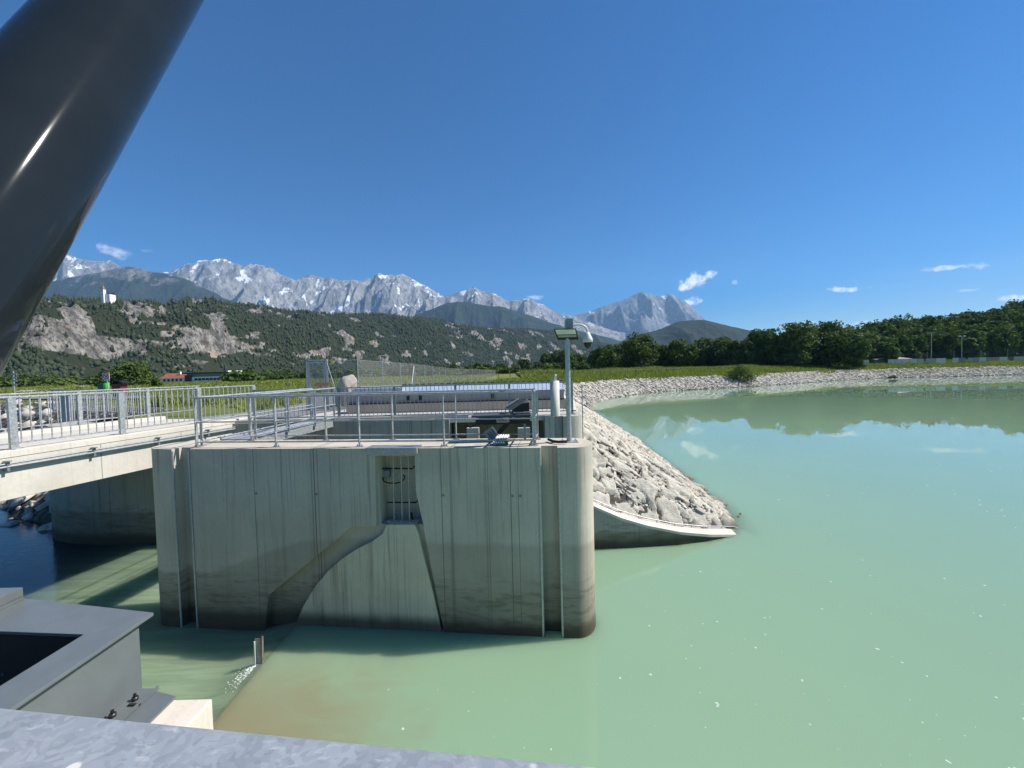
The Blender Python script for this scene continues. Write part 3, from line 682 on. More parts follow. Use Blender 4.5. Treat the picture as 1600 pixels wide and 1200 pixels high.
HG = (HZ+2)/np.maximum(HZ.max(0, keepdims=True), 1)
lo_ = np.interp(hp, [30, 160, 300, 420, 560, 700, 900], [.16, .20, .16, .12, .10, .12, .15])[None]; hi_ = np.interp(hp, [30, 100, 160, 250, 330, 420, 480, 560, 700, 800, 900], [.72, .74, .60, .66, .52, .46, .46, .42, .42, .62, .60])[None]
wv = (fbm(HX/60, HY/200, 5, 91)-.5); hh_ = HG+wv*.55
band = np.clip((hh_-lo_)/.06, 0, 1)*np.clip((hi_-hh_)/.08, 0, 1)
thr = np.interp(hp, [30, 150, 180, 400, 460, 620, 780, 860, 920], [.50, .47, .40, .44, .54, .575, .555, .54, .62])[None]
CLF = np.clip(band*np.clip((fbm(HX/30, HZ/26+HY/300, 5, 93)-thr)/.07, 0, 1) + np.clip((fbm(HX/60, HY/60, 5, 97)-.64)/.04, 0, 1)*.9*np.clip(HG*6-2, 0, 1), 0, 1)
at = ho.data.color_attributes.new('cliff', 'FLOAT_COLOR', 'POINT'); at.data.foreach_set('color', np.repeat(CLF.ravel().astype(np.float32), 4))
gyv, gxv = np.gradient(HZ); dzdx = gxv/np.maximum(np.abs(np.gradient(HX, axis=1)), .1); dzdy = gyv/np.maximum(np.abs(np.gradient(HY, axis=0)), .1)
slope = np.hypot(dzdx, dzdy)
area = np.abs(np.gradient(HX, axis=1)*np.gradient(HY, axis=0)); spacing = np.interp(HY, [600, 1200, 2500], [3.9, 5.4, 8.0])
cn = fbm(HX/70, HY/70, 4, 51); clear = fbm(HX/160, HY/160, 4, 77)
prob = area/spacing**2*np.sqrt(1+np.minimum(slope, 3)**2)*np.clip((1-CLF)*1.25-.17, .10, 1)*np.clip((clear-.27)/.06, .5, 1)*np.where(HT > 1.12, .0, 1)*np.where(HT < .06, .7, 1)
ncell = rng.poisson(np.clip(prob, 0, 6)); ii = np.repeat(np.arange(HX.size), ncell.ravel())
jx = rng.random(len(ii))-.5; jy = rng.random(len(ii))-.5
r0, c0 = np.unravel_index(ii, HX.shape); r1 = np.clip(r0+np.where(jy > 0, 1, -1), 0, HX.shape[0]-1); c1 = np.clip(c0+np.where(jx > 0, 1, -1), 0, HX.shape[1]-1)
ax_, ay_ = np.abs(jx), np.abs(jy)
def lerp2(A): return A[r0, c0]*(1-ax_-ay_)+A[r0, c1]*ax_+A[r1, c0]*ay_
TP = np.stack([lerp2(HX), lerp2(HY), lerp2(HZ)-.8], 1)
hgt = rng.uniform(7, 14.5, len(TP)); isr = (rng.random(len(TP)) < np.interp(HT[r0, c0], [0, .12, .3], [.9, .5, .18]))
tt = np.clip(rng.normal(.42, .22, len(TP))+isr*.38, 0, 1); tint = np.stack([tt]*3, 1)
M_con_tree = mat_tint('dark_conifer', (.015, .025, .012), (.046, .062, .021), scale=.02)
a = ~isr
scatter('hillside_forest', ct, cf, TP[a], hgt[a]*.85, hgt[a]*.85, hgt[a], rng.random(a.sum())*6.28, None, M_con_tree, tint[a], label='dark conifer forest covering the cliff hill below the white chapel', cat='forest')
a = isr
scatter('hillside_broadleaf_wood', rtm, rtf, TP[a], hgt[a]*.85, hgt[a]*.85, hgt[a]*.8, rng.random(a.sum())*6.28, None, M_con_tree, tint[a], label='rounded broadleaf trees mixed into the foot of the cliff hill', cat='forest')
print('hill trees', len(TP))
# ================================================================== the weir pier in front
PO = Vector((-7.95, 8.83, 0)); PD = Vector((.9939, -.1104, 0)); PB = Vector((.1104, .9939, 0)); PT = 1.12
def pier(u, v, z): return PO + PD*u + PB*v + Vector((0, 0, z))
def pu(px, py, v=0):            # photo pixel -> (u, z) on the pier's face
    d = ray(px, py); P0 = PO+PB*v; t = (P0-CAM).dot(PB)/d.dot(PB); q = CAM+d*t
    return ((q-PO).dot(PD), q.z)
pt_ = [(-.02, 0)]
sl0, sl1 = pu(271, 760)[0], pu(299, 760)[0]; sr0, sr1 = pu(846, 760)[0], pu(872, 760)[0]
NE = 9.17; Rn = PT/2
plan = [(sl0, 0), (sl0+.05, .20), (sl1-.05, .20), (sl1, 0), (sr0, 0), (sr0, .20), (sr1, .20), (sr1, 0)]
for k in range(41):
    a = -math.pi/2+math.pi*k/40; ca_, sa_ = math.cos(a), math.sin(a); plan.append((NE+Rn*ca_*.78, Rn+Rn*sa_))
for k in range(31):
    a = math.pi/2+math.pi*k/30; plan.append((0.02+Rn*math.cos(a)*.95, Rn+Rn*math.sin(a)))
core = MB(); core.prism(plan, -7, 0, lambda a, b, z: pier(a, b, z))
def face_poly(pts): return [pu(*p) for p in pts]
recess = face_poly([(550, 823), (420, 930), (416, 960), (408, 1060), (708, 1060), (654, 786), (648, 760), (648, 720), (586, 720), (588, 823)])
niche = face_poly([(586, 712), (592, 822), (612, 826), (662, 822), (650, 770), (648, 712)])
def cutter(poly, v0, v1):
    mb = MB(); mb.prism(poly, v0, v1, lambda a, b, z: pier(a, z, b)); return mb.build('cut', None) if False else mb
def applied_boolean(target, cutters):
    for mb in cutters:
        me = bpy.data.meshes.new('cut'); me.from_pydata(mb.v, [], mb.f); bm = bmesh.new(); bm.from_mesh(me); bmesh.ops.recalc_face_normals(bm, faces=bm.faces); bm.to_mesh(me); bm.free()
        c = bpy.data.objects.new('cut', me); S.collection.objects.link(c)
        md = target.modifiers.new('b', 'BOOLEAN'); md.operation = 'DIFFERENCE'; md.solver = 'EXACT'; md.object = c
        dg = bpy.context.evaluated_depsgraph_get(); dg.update()
        new = bpy.data.meshes.new_from_object(target.evaluated_get(dg)); target.modifiers.clear(); target.data = new
        bpy.data.objects.remove(c)
jl = [pu(x, 773)[0] for x in (398, 492, 690, 763, 798, 810)]
M_pier = mat_concrete('pier_concrete', (.50, .45, .36), .26, joints=[(jl[0], .010, .85), (jl[1], .014, .9), (jl[2], .011, .85), (jl[3], .012, .5), (jl[4], .012, .8), (jl[5], .008, .75), (jl[1]-.06, .03, .35), (jl[1]+.08, .02, .3), (jl[2]+.20, .05, .35), (jl[3]-.05, .03, .3)],
                      O=PO, d=PD, wet=-3.87, stain=(-2.75, -1.96, -7.2, -4.2))
pr = empty('weir_pier', (-3.5, 9, 0), 'long grey concrete weir pier standing in the water, rounded at its sunlit right end', 'pier')
body = core.build('pier_body', M_pier, pr)
applied_boolean(body, [cutter(recess, -.3, .13), cutter(niche, -.3, .5)])
for p in body.data.polygons: p.use_smooth = False
try:
    bv = body.modifiers.new('bevel', 'BEVEL'); bv.width = .012; bv.segments = 2; bv.limit_method = 'ANGLE'; bv.angle_limit = R(40)
except Exception: pass
inner = [pu(*p, .01) for p in [(604, 820), (598, 834), (582, 846), (558, 858), (536, 872), (512, 893), (492, 917), (474, 947), (462, 975), (452, 1010), (446, 1060), (706, 1060), (693, 1000), (676, 925), (660, 862), (654, 835), (648, 820)]]
MB().prism(inner, .012, .30, lambda a, b, z: pier(a, z, b)).build('gate_side_plate', mat_concrete('stained_side_plate', (.60, .54, .40), .5, wet=-3.87, pores=False, dirt=(.13, .115, .07)), pr)
# sealing of stop-log grooves (steel edge strips)
for uu in (sl0+.02, sl1-.02, sr0-.03, sr1+.03):
    q = pier(uu, -.006, 0); MB().bar(q+Vector((0, 0, -5)), q+Vector((0, 0, -.05)), .035, .02, tuple(PB)).build('groove_edge_strip', M_galv, pr)
# niche: lintel, rods, conduits
la, lb = pu(574, 700)[0], pu(654, 700)[0]
MB().box((0, 0, 0), (lb-la, .34, .13), Matrix(((PD.x, PB.x, 0), (PD.y, PB.y, 0), (0, 0, 1)))).build('lintel_cover', M_galv, pr, bevel=.004)
lc = bpy.data.objects['lintel_cover']; lc.location = pier((la+lb)/2, .06, -.035)
shelf_z = pu(620, 818, .1)[1]
for px in (614, 626.5, 638):
    a = pier(pu(px, 712, .2)[0], .2, -.1); b = pier(pu(px+2, 815, .2)[0], .2, shelf_z); MB().tube([a, b], .014, 8).build('vertical_rod', M_galv, pr)
for (x0, x1, y) in ((592, 645, 732), (605, 650, 785)):
    a = pier(pu(x0, y, .3)[0], .3, pu(x0, y, .3)[1]); b = pier(pu(x1, y, .3)[0], .3, pu(x1, y, .3)[1]); c = b+Vector((.06, -.08, .07))
    MB().tube([a, b, c], .016, 8).build('conduit', M_black, pr)
cv = [pier(pu(px, py, .28)[0], .28-.05*math.sin(i/6*3.1), pu(px, py, .28)[1]) for i, (px, py) in enumerate([(598, 746), (601, 752), (609, 754), (620, 754), (628, 752), (632, 748), (633, 744), (629, 743)])]
MB().tube(cv, .014, 8).build('cable', M_black, pr)
a = pu(602, 740, .4); MB().box(pier(a[0], .40, a[1]), (.22, .12, .17)).build('junction_box', M_grey, pr, bevel=.01)
a = pu(644, 808, .3); MB().bar(pier(a[0], .3, shelf_z), pier(a[0]-.03, .34, shelf_z+.16), .04, .03).build('anchor_pin', M_black, pr)
a0, a1 = pu(606, 817, .2)[0], pu(642, 817, .2)[0]; MB().bar(pier(a0, .2, shelf_z+.01), pier(a1, .2, shelf_z+.01), .05, .035).build('rod_foot_bar', M_galv, pr)

# ================================================================== railings
def post_mb(mb, p, h, d, w=.06, t=.014, base=True):
    """flat steel post standing at p, its wide side across the rail direction d"""
    n_ = Vector((-d.y, d.x, 0)); mb.bar(p, p+Vector((0, 0, h)), t*1.6, w, tuple(n_))
    if base:
        mb.box(p+Vector((0, 0, .008)), (.15, .11, .016))
        for s in (-1, 1): mb.tube([p+d*(.05*s)+Vector((0, 0, .016)), p+d*(.05*s)+Vector((0, 0, .05))], .009, 6)
def tube_railing(name, loc, label, group, posts, rails, h=1.12, closed=False, mat=None, cat='railing', zs=(1.12, .57, .12), r=(.024, .016, .016), ret=()):
    mat = mat or M_galv; t = empty(name, loc, label, cat, group)
    P = [Vector(p) for p in posts]
    for i, p in enumerate(P):
        d = (P[min(i+1, len(P)-1)]-P[max(i-1, 0)]).normalized(); mb = MB(); post_mb(mb, p, h-.02, d); mb.build('post', mat, t)
    for z, rr in zip(zs, r):
        q = [p+Vector((0, 0, z)) for p in rails]; MB().tube(q, rr, 8).build('rail', mat, t)
    return t
def bal_railing(name, loc, label, group, A, B, zbase, h, posts, spacing=.145, mat=None, toe=.10, sq=.016, postw=.075, ptop=None):
    mat = mat or M_galv; A, B = Vector(A), Vector(B); d = (B-A).normalized(); L = (B-A).length; t = empty(name, loc, label, 'railing', group); nn = Vector((-d.y, d.x, 0))
    Z = lambda s, z: A+d*s+Vector((0, 0, zbase+z))
    MB().bar(Z(0, h-.02), Z(L, h-.02), .06, .035).build('top_rail', mat, t, bevel=.004)
    MB().bar(Z(0, toe), Z(L, toe), .045, .03).build('bottom_rail', mat, t)
    for s in posts:
        mb = MB(); mb.bar(Z(s, 0), Z(s, h-.038), .10, postw*.45, tuple(nn)) if False else mb.bar(Z(s, 0), Z(s, h-.038), postw, postw*.6, tuple(nn))
        mb.box(Z(s, .008), (.2, .16, .016))
        for e in (-1, 1): mb.tube([Z(s, .016)+d*(.075*e), Z(s, .05)+d*(.075*e)], .011, 6)
        mb.build('post', mat, t)
    n_ = int(L/spacing); first = None; k = 0
    for i in range(n_):
        s = (i+.5)*L/n_
        if min(abs(s-q) for q in posts) < .05: continue
        if first is None:
            mb = MB(); mb.bar(Z(s, toe+.016), Z(s, h-.038), sq, sq, tuple(nn)); first = mb.build('baluster', mat, t); s_first = s
        elif k < 99:
            c = first.copy(); S.collection.objects.link(c); c.parent = t; c.location = first.location + d*(s-s_first)
        k += 1
    return t
def pp(px, v, z=0, py=697): return pier(pu(px, py, v)[0], v, z)
rb = [pp(x, .2) for x in (308, 432, 562, 694, 833)]
tube_railing('pier_railing', rb[2], 'galvanised railing with three tube rails along the front edge of the weir pier', None, rb, [rb[0], rb[-1]])
P2 = [pp(x, 1.0, 0, 688) for x in (393, 510, 614, 713, 838)]
tube_railing('pier_railing', P2[2], 'galvanised tube railing along the rear edge of the weir pier, behind the black machine', None, P2, [P2[0], P2[-1]])
e0 = rb[-1]; e1 = P2[-1]
tube_railing('pier_railing', e0.lerp(e1, .5), 'short galvanised return railing closing the right end of the pier railings beside the camera mast', None, [e0.lerp(e1, .08)+Vector((.03, 0, 0)), e0.lerp(e1, .92)+Vector((.03, 0, 0))], [e0+Vector((.03, 0, 0)), e1+Vector((.03, 0, 0))])
# footbridge from the pier to the opposite wall
WALLY = 13.35
fl0 = rb[0]+Vector((-.02, .02, 0)); fl1 = Vector((-6.80, WALLY+.1, 0)); fr0 = P2[0]+Vector((0, .03, 0)); fr1 = Vector((-6.02, WALLY+.1, 0))
mb = MB(); a = pier(.0, 0, 0)
fb = empty('footbridge', (-6.5, 11.4, 0), 'narrow galvanised footbridge leading from the pier to the opposite concrete wall', 'footbridge')
pa, pb_ = pp(345, PT+.02, 0, 690), Vector((-6.70, WALLY-.02, 0)); qa, qb = pp(393, PT+.02, 0, 690), Vector((-6.08, WALLY-.02, 0))
MB().hexa([pa+Vector((0, 0, -.05)), qa+Vector((0, 0, -.05)), qb+Vector((0, 0, -.05)), pb_+Vector((0, 0, -.05)), pa+Vector((0, 0, .02)), qa+Vector((0, 0, .02)), qb+Vector((0, 0, .02)), pb_+Vector((0, 0, .02))]).build('grating_deck', mat_plain('grating', (.30, .34, .38), .6, .4, .3, 60, .6), fb)
for A_, B_ in ((pa, pb_), (qa, qb)): MB().bar(A_+Vector((0, 0, -.06)), B_+Vector((0, 0, -.06)), .05, .24).build('side_beam', M_galv, fb)
for A_, B_, lab in ((fl0, fl1, 'galvanised tube handrail on the left side of the footbridge'), (fr0, fr1, 'galvanised tube handrail on the right side of the footbridge')):
    tube_railing('footbridge_railing', A_.lerp(B_, .5), lab, None, [A_.lerp(B_, q) for q in (.03, .36, .69, .98)], [A_, B_], mat=M_galv)

# ================================================================== opposite wall
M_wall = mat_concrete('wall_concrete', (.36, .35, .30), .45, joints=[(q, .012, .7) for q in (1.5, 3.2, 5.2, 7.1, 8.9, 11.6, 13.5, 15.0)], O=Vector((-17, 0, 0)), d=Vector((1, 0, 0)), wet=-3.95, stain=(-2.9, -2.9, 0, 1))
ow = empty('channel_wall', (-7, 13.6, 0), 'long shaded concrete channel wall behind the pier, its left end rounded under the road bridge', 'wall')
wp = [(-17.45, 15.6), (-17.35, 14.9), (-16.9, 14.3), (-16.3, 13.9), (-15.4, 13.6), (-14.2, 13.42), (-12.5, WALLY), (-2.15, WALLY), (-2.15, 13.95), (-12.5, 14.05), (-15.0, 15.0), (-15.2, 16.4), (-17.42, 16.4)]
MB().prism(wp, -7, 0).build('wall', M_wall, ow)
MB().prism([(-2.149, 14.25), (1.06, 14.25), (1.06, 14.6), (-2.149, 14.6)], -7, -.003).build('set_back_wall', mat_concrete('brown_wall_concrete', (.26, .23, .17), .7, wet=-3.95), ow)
MB().prism([(-2.20, 13.45), (1.06, 13.45), (1.06, 14.3), (-2.20, 14.3)], -.16, .004).build('cover_slab', M_con_light, ow, bevel=.01)
MB().box((-6.0, 13.55, .055), (9.0, .22, .09)).build('kerb', M_con_light, ow, bevel=.01)
np2 = [(1.062, 13.05), (1.40, 13.05), (1.40, 13.22), (1.66, 13.22), (1.66, 13.05), (1.85, 13.05)]
for k in range(9):
    a = -math.pi/2+math.pi*k/8/2; np2.append((1.85+.5*math.cos(a), 13.55+.5*math.sin(a)))
np2 += [(2.35, 14.6), (1.062, 14.6)]
on = empty('wall_pier_head', (1.7, 13.5, 0), 'rounded concrete wall head with a vertical groove behind the camera mast', 'wall')
MB().prism(np2, -7, .006).build('wall_head', mat_concrete('wall_head_concrete', (.40, .385, .33), .5, wet=-3.87), on)
MB().bar((1.53, 13.2, -5), (1.53, 13.2, -.02), .22, .04, (0, 1, 0)).build('groove_strip', M_galv_dark, on)
# side retaining wall running back from the head
tag(MB().prism([(2.05, 14.6), (2.35, 14.6), (3.05, 19.5), (3.05, 26), (2.75, 26), (2.75, 19.5)], -3.5, .05).build('side_wall', M_con_light, None, (2.5, 18, 0)), 'pale side wall running back from the wall head along the top of the stone bank', 'wall')
# concrete blocks standing in the recess
for i, (x, lab) in enumerate(((-1.36, 'left of two square concrete blocks in the wall recess below the black machine'), (.36, 'right of two square concrete blocks in the wall recess, next to the end post'))):
    zt = atY(744 if i == 0 else 824, 667, 13.5).z
    tag(MB().box((x, 13.55, (zt-5)/2), (.42, .5, zt+5)).build('concrete_block', M_con, None, (x, 13.55, zt), bevel=.02), lab, 'concrete block')
# railing with balusters on the opposite wall
bal_railing('wall_railing', (-2, 13.6, 0), 'grey railing with thin vertical bars along the opposite wall, right of the footbridge', None, (-6.0, 13.62, 0), (2.1, 13.62, 0), .01, 1.12, [.02, 1.95, 4.05, 5.9, 8.05], .142, mat=M_galv_dark, toe=.12)
bal_railing('wall_railing', (-7.8, 13.6, 0), 'short grey railing with thin vertical bars between the road bridge and the footbridge', None, (-8.9, 13.62, 0), (-6.86, 13.62, 0), .01, 1.12, [.02, 2.0], .142, mat=M_galv_dark, toe=.12)
# white vent pipe on the wall
vp = atY(867.5, 645, 13.25); t = empty('vent_pipe', (vp.x, 13.25, 0), 'pale round vent pipe with a small cap on the wall left of the mast', 'pipe')
MB().lathe((vp.x, 13.25, 0), [(.001, 1.18), (.155, 1.18), (.155, .0)], 20).build('pipe', M_con_light, t); MB().lathe((vp.x, 13.25, 1.18), [(.001, .20), (.085, .20), (.085, .17), (.065, .17), (.065, 0)], 14).build('cap', M_galv, t)
# screen channel behind: two-step wall with pale sheet covers
sc = empty('screen_channel', (-2, 15.8, 0), 'low two-step channel wall roofed with pale sheet covers behind the barred railing', 'channel')
x0c, x1c = atY(541, 640, 15.6).x, 2.1
MB().box(((x0c+x1c)/2, 15.80, .18), (x1c-x0c, .4, .40)).build('lower_wall', mat_concrete('beige_wall', (.44, .38, .30), .25), sc)
MB().box(((x0c+x1c)/2, 15.92, .56), (x1c-x0c-.1, .4, .36)).build('upper_wall', mat_concrete('grey_wall', (.33, .33, .31), .25), sc)
MB().box(((x0c+x1c)/2, 15.60, .395), (x1c-x0c-.1, .03, .05)).build('dark_strip', M_black, sc)  # black strip along the step between the two walls
xp0 = atY(622, 610, 15.8).x; npan = 11; wpn = (x1c-xp0)/npan
M_sheet = mat_plain('pale_sheet', (.40, .48, .60), .45, .2, .08, 2)
for i in range(npan):
    a = xp0+i*wpn+.01; b = a+wpn-.02
    MB().hexa([(a, 15.74, .745), (b, 15.74, .745), (b, 16.3, 1.02), (a, 16.3, 1.02), (a, 15.72, .765), (b, 15.72, .765), (b, 16.28, 1.04), (a, 16.28, 1.04)]).build('sheet_cover', M_sheet, sc)
MB().bar((xp0, 16.33, 1.05), (x1c, 16.33, 1.05), .06, .05).build('ridge_rail', M_galv_dark, sc)
for i in range(26): MB().box((xp0+.12+i*(x1c-xp0-.2)/25, 16.33, 1.10), (.16, .05, .025)).build('rail_clip', M_black, sc)
lx0, lx1 = atY(548, 610, 15.9).x, atY(630, 610, 15.9).x
MB().hexa([(lx0, 15.7, .80), (lx1, 15.7, .80), (lx1, 16.6, .80), (lx0, 16.6, .80), (lx0+.2, 15.75, .99), (lx1, 15.75, .99), (lx1, 16.55, 1.07), (lx0+.2, 16.55, 1.07)]).build('hinged_lid', M_galv, sc)
for x in (638, 657, 770): p = atY(x, 625, 15.72); MB().box((p.x, 15.70, .57), (.12, .06, .17)).build('wall_bracket', M_black, sc)

# ================================================================== machine on the pier, lamp and camera mast
def bxz(px, py, Y): return atY(px, py, Y)
MY = 8.72
mt = empty('rake_drive', (bxz(787, 690, MY).x, MY, 0), 'black machine box on a slanted leg under a tilted grey canopy on the pier', 'machine')
a = bxz(743, 664, MY); b = bxz(828, 650, MY)
MB().box(((a.x+b.x)/2, MY+.16, (a.z+b.z)/2), (b.x-a.x, .34, b.z-a.z)).build('drive_box', M_black, mt, bevel=.008)
MB().box(((a.x+b.x)/2-.03, MY+.14, b.z+.025), (b.x-a.x+.10, .44, .045)).build('box_lid', mat_plain('lid_grey', (.07, .075, .08), .6), mt, bevel=.006)
pl0 = bxz(776, 660.5, MY-.02); pl1 = bxz(795.5, 653, MY-.02)
pl = MB().box(((pl0.x+pl1.x)/2, MY-.016, (pl0.z+pl1.z)/2), (pl1.x-pl0.x, .006, pl1.z-pl0.z)).build('name_plate', mat_plain('plate_face', (.33, .30, .28), .5, .2, .04), mt)
cx, cz = (pl0.x+pl1.x)/2, (pl0.z+pl1.z)/2; mb = MB()
for i, w in enumerate((.012, .014, .008, .014, .012, .010)): mb.box((cx-.085+i*.021, MY-.0215, cz+.018), (w, .003, .026))
mb.build('plate_lettering', M_black, pl); MB().box((cx-.005, MY-.0215, cz-.012), (.2, .003, .008)).build('plate_line', mat_plain('dark_red', (.14, .03, .025), .5), pl)
# canopy above
c0, c1, c2, c3 = bxz(789, 637.5, MY), bxz(810, 624.5, MY), bxz(823, 625, MY), bxz(800, 641, MY)
th = Vector((0, 0, -.02)); bk = Vector((.02, .42, .02))
MB().hexa([c0+th, c3+th, c3+bk+th, c0+bk+th, c0, c3, c3+bk, c0+bk] if False else [c0+th, c1+th, c1+bk+th, c0+bk+th, c0, c1, c1+bk, c0+bk]).build('canopy', M_grey, mt)
MB().add([c0, c1, c2, c3, c0+Vector((0, .015, 0)), c1+Vector((0, .015, 0)), c2+Vector((0, .015, 0)), c3+Vector((0, .015, 0))], [(0, 1, 2, 3), (7, 6, 5, 4), (0, 4, 5, 1), (1, 5, 6, 2), (2, 6, 7, 3), (3, 7, 4, 0)]).build('canopy_side', mat_plain('canopy_grey', (.20, .19, .18), .5), mt)
c4 = bxz(828.5, 631, MY); MB().bar(c2+Vector((0, .2, 0)), c4+Vector((0, .2, 0)), .40, .02).build('canopy_flap', M_grey, mt)
a = bxz(799, 645, MY); b = bxz(827, 631, MY)
MB().hexa([(a.x, MY+.05, a.z), (b.x, MY+.05, a.z), (b.x, MY+.36, a.z), (a.x, MY+.36, a.z), (a.x+.17, MY+.05, b.z), (b.x, MY+.05, b.z), (b.x, MY+.36, b.z), (a.x+.17, MY+.36, b.z)]).build('motor_housing', M_black, mt)
a = bxz(802, 645, MY); b = bxz(829, 643, MY); MB().box(((a.x+b.x)/2, MY+.2, a.z), (b.x-a.x, .4, .03)).build('bracket_plate', M_galv, mt)
for x in (787, 793, 797): q = bxz(x, 648, MY+.1); MB().bar(q, bxz(x+5, 637, MY+.1), .02, .02).build('strut', M_galv, mt)
a = bxz(789, 661, MY); b = bxz(772, 690, MY); MB().bar(a+Vector((.08, .15, 0)), (b.x-.05, MY+.15, 0.01), .10, .13, (0, 1, 0)).build('slanted_leg', M_black, mt)
a = bxz(820, 661, MY); MB().bar((a.x, MY+.2, a.z), (a.x, MY+.2, 0), .05, .05).build('rear_leg', M_galv_dark, mt)
MB().tube([bxz(728, 664, 8.9), bxz(735, 668, 8.9), bxz(742, 664, 8.9), bxz(748, 660, 8.9)], .014, 8).build('cable', M_black, mt)
# slotted panel leaning on the leg
c = bxz(768, 679, 8.45); t = empty('slotted_panel', (c.x, c.y, 0), 'tilted grey panel with three slots leaning below the black machine box', 'panel')
Mr = Matrix.Rotation(R(-35), 3, 'Y'); MB().box(c, (.24, .02, .27), Mr).build('panel', M_grey, t, bevel=.004)
for i in (-1, 0, 1): MB().box(c+Mr @ Vector((.055*i+.01, -.012, .01)), (.016, .004, .15), Mr).build('slot', M_black, t)
# green box with ribbed lid
g0 = bxz(777, 699, 8.18); g1 = bxz(790, 692, 8.18); t = empty('green_box', (g0.x+.1, 8.28, 0), 'small dark green box under a bright ribbed lid at the front edge of the pier', 'box')
MB().box(((g0.x+g1.x)/2+.02, 8.27, .065), (.24, .20, .13)).build('box', M_dkgreen, t, bevel=.008)
l0 = bxz(770, 692, 8.15); l1 = bxz(789, 692, 8.15); l2 = bxz(797, 680, 8.5); l3 = bxz(778, 680, 8.5)
for i in range(5):
    f0, f1 = i/5+.015, (i+1)/5-.07; A_, B_, C_, D_ = l0.lerp(l1, f0), l0.lerp(l1, f1), l3.lerp(l2, f1), l3.lerp(l2, f0); dz = Vector((0, 0, .02))
    MB().hexa([A_, B_, C_, D_, A_+dz, B_+dz, C_+dz, D_+dz]).build('lid_rib', M_white, t)
MB().hexa([l0-dz, l1-dz, l2-dz, l3-dz, l0, l1, l2, l3]).build('lid', M_grey, t)
# camera and floodlight mast
mp = atZ(889.5, 690.5, 0); mz = atY(889, 497, mp.y).z
ms = empty('camera_mast', (mp.x, mp.y, 0), 'galvanised mast with base plate on the rounded pier end, carrying floodlight and dome camera', 'mast')
MB().tube([(mp.x, mp.y, 0), (mp.x, mp.y, mz-.05)], [.055, .050], 16).build('pole', M_galv, ms)
mb = MB(); mb.box((mp.x, mp.y, .012), (.36, .22, .02))
for sx in (-1, 1):
    for sy in (-1, 1): mb.tube([(mp.x+sx*.14, mp.y+sy*.08, .02), (mp.x+sx*.14, mp.y+sy*.08, .06)], .012, 6)
mb.build('base_plate', M_galv, ms)
q0, q1 = atY(884, 498, mp.y), atY(895, 513, mp.y); MB().box(((q0.x+q1.x)/2, mp.y-.0, (q0.z+q1.z)/2), (q1.x-q0.x, .13, q0.z-q1.z)).build('mounting_bracket', M_galv_dark, ms, bevel=.004)
M_cam = mat_plain('camera_white', (.62, .63, .58), .4, 0, .04)
dc = empty('dome_camera', (mp.x+.08, mp.y, mz-.3), 'white dome camera with a black lens bowl hanging from a curved arm on the mast', 'camera')
k = [(895, 508), (903, 507), (910, 508), (915, 511), (917.5, 516), (918, 520)]; MB().tube([atY(a, b, mp.y) for a, b in k], .022, 10).build('curved_arm', M_cam, dc)
q = atY(918, 520, mp.y); s_ = mp.y/620
MB().lathe(q, [(.001, .01), (3*s_, .01), (4.5*s_, -3*s_), (7.5*s_, -9*s_), (8*s_, -14*s_), (6.8*s_, -15*s_)], 20).build('camera_housing', M_cam, dc)
MB().lathe(q, [(6.6*s_, -14.5*s_), (6.2*s_, -18*s_), (4.5*s_, -22*s_), (2*s_, -24.5*s_), (.0005, -25*s_)], 20).build('lens_bowl', mat_plain('black_gloss', (.01, .01, .012), .08), dc)
fl = empty('floodlight', (mp.x, mp.y-.1, mz-.35), 'tilted LED floodlight with a pale reflector clamped in front of the mast', 'lamp')
f = [atY(865.5, 514, mp.y-.16), atY(900, 513.5, mp.y-.16), atY(904, 530.5, mp.y-.03), atY(871.5, 531.5, mp.y-.03)]; o_ = Vector((0, .05, .012))
MB().hexa([f[3], f[2], f[2]+o_, f[3]+o_, f[0], f[1], f[1]+o_, f[0]+o_]).build('lamp_case', M_black, fl)
def q4(u, v): return f[0].lerp(f[1], u).lerp(f[3].lerp(f[2], u), v)+Vector((0, -.006, 0))
MB().add([q4(.04, .07), q4(.95, .07), q4(.95, .50), q4(.05, .50)], [(0, 1, 2, 3)]).build('reflector', mat_plain('lamp_reflector', (.66, .64, .56), .3, .3), fl)
MB().add([q4(.06, .56), q4(.95, .56), q4(.93, .76), q4(.08, .76)], [(0, 1, 2, 3)]).build('lower_reflector', mat_plain('lamp_lower', (.30, .29, .26), .4, .2), fl)
cb = [atZ(857, 688, .03), atZ(864, 691, .03), atZ(872, 692, .03), atZ(886, 691.5, .03)]
tag(MB().tube([p+Vector((0, 0, .02)) for p in cb], .030, 8).build('cable', M_black, None, cb[0]), 'black cable lying on the pier between railing end and mast foot', 'cable')
# ================================================================== road bridge on the left
def bf(Y, off=0, z=0):          # point on the bridge's water-side face line, off metres to the far side
    d = Vector((.204, .979, 0)); base = Vector((-10.5, 8.4, 0)); s = (Y-8.4)/.979; q = base+d*s + Vector((-.979, .204, 0))*off; q.z = z; return q
rbg = empty('road_bridge', tuple(bf(10)), 'pale sunlit concrete road bridge crossing on the left with a pipe bracketed to its side', 'bridge')
M_beam = mat_concrete('bridge_concrete', (.56, .53, .46), .10, joints=[(q, .016, .6) for q in (-.55, 1.4, 3.35, 5.3, -2.5)], O=bf(8.4), d=Vector((.204, .979, 0)), dirt=(.30, .27, .21))
Y0, Y1 = 2.0, 14.35
def slab(offs, z0, z1, ya=Y0, yb=Y1):
    a, b = offs; mb = MB(); return mb.hexa([bf(ya, a, z0), bf(ya, b, z0), bf(yb, b, z0), bf(yb, a, z0), bf(ya, a, z1), bf(ya, b, z1), bf(yb, b, z1), bf(yb, a, z1)])
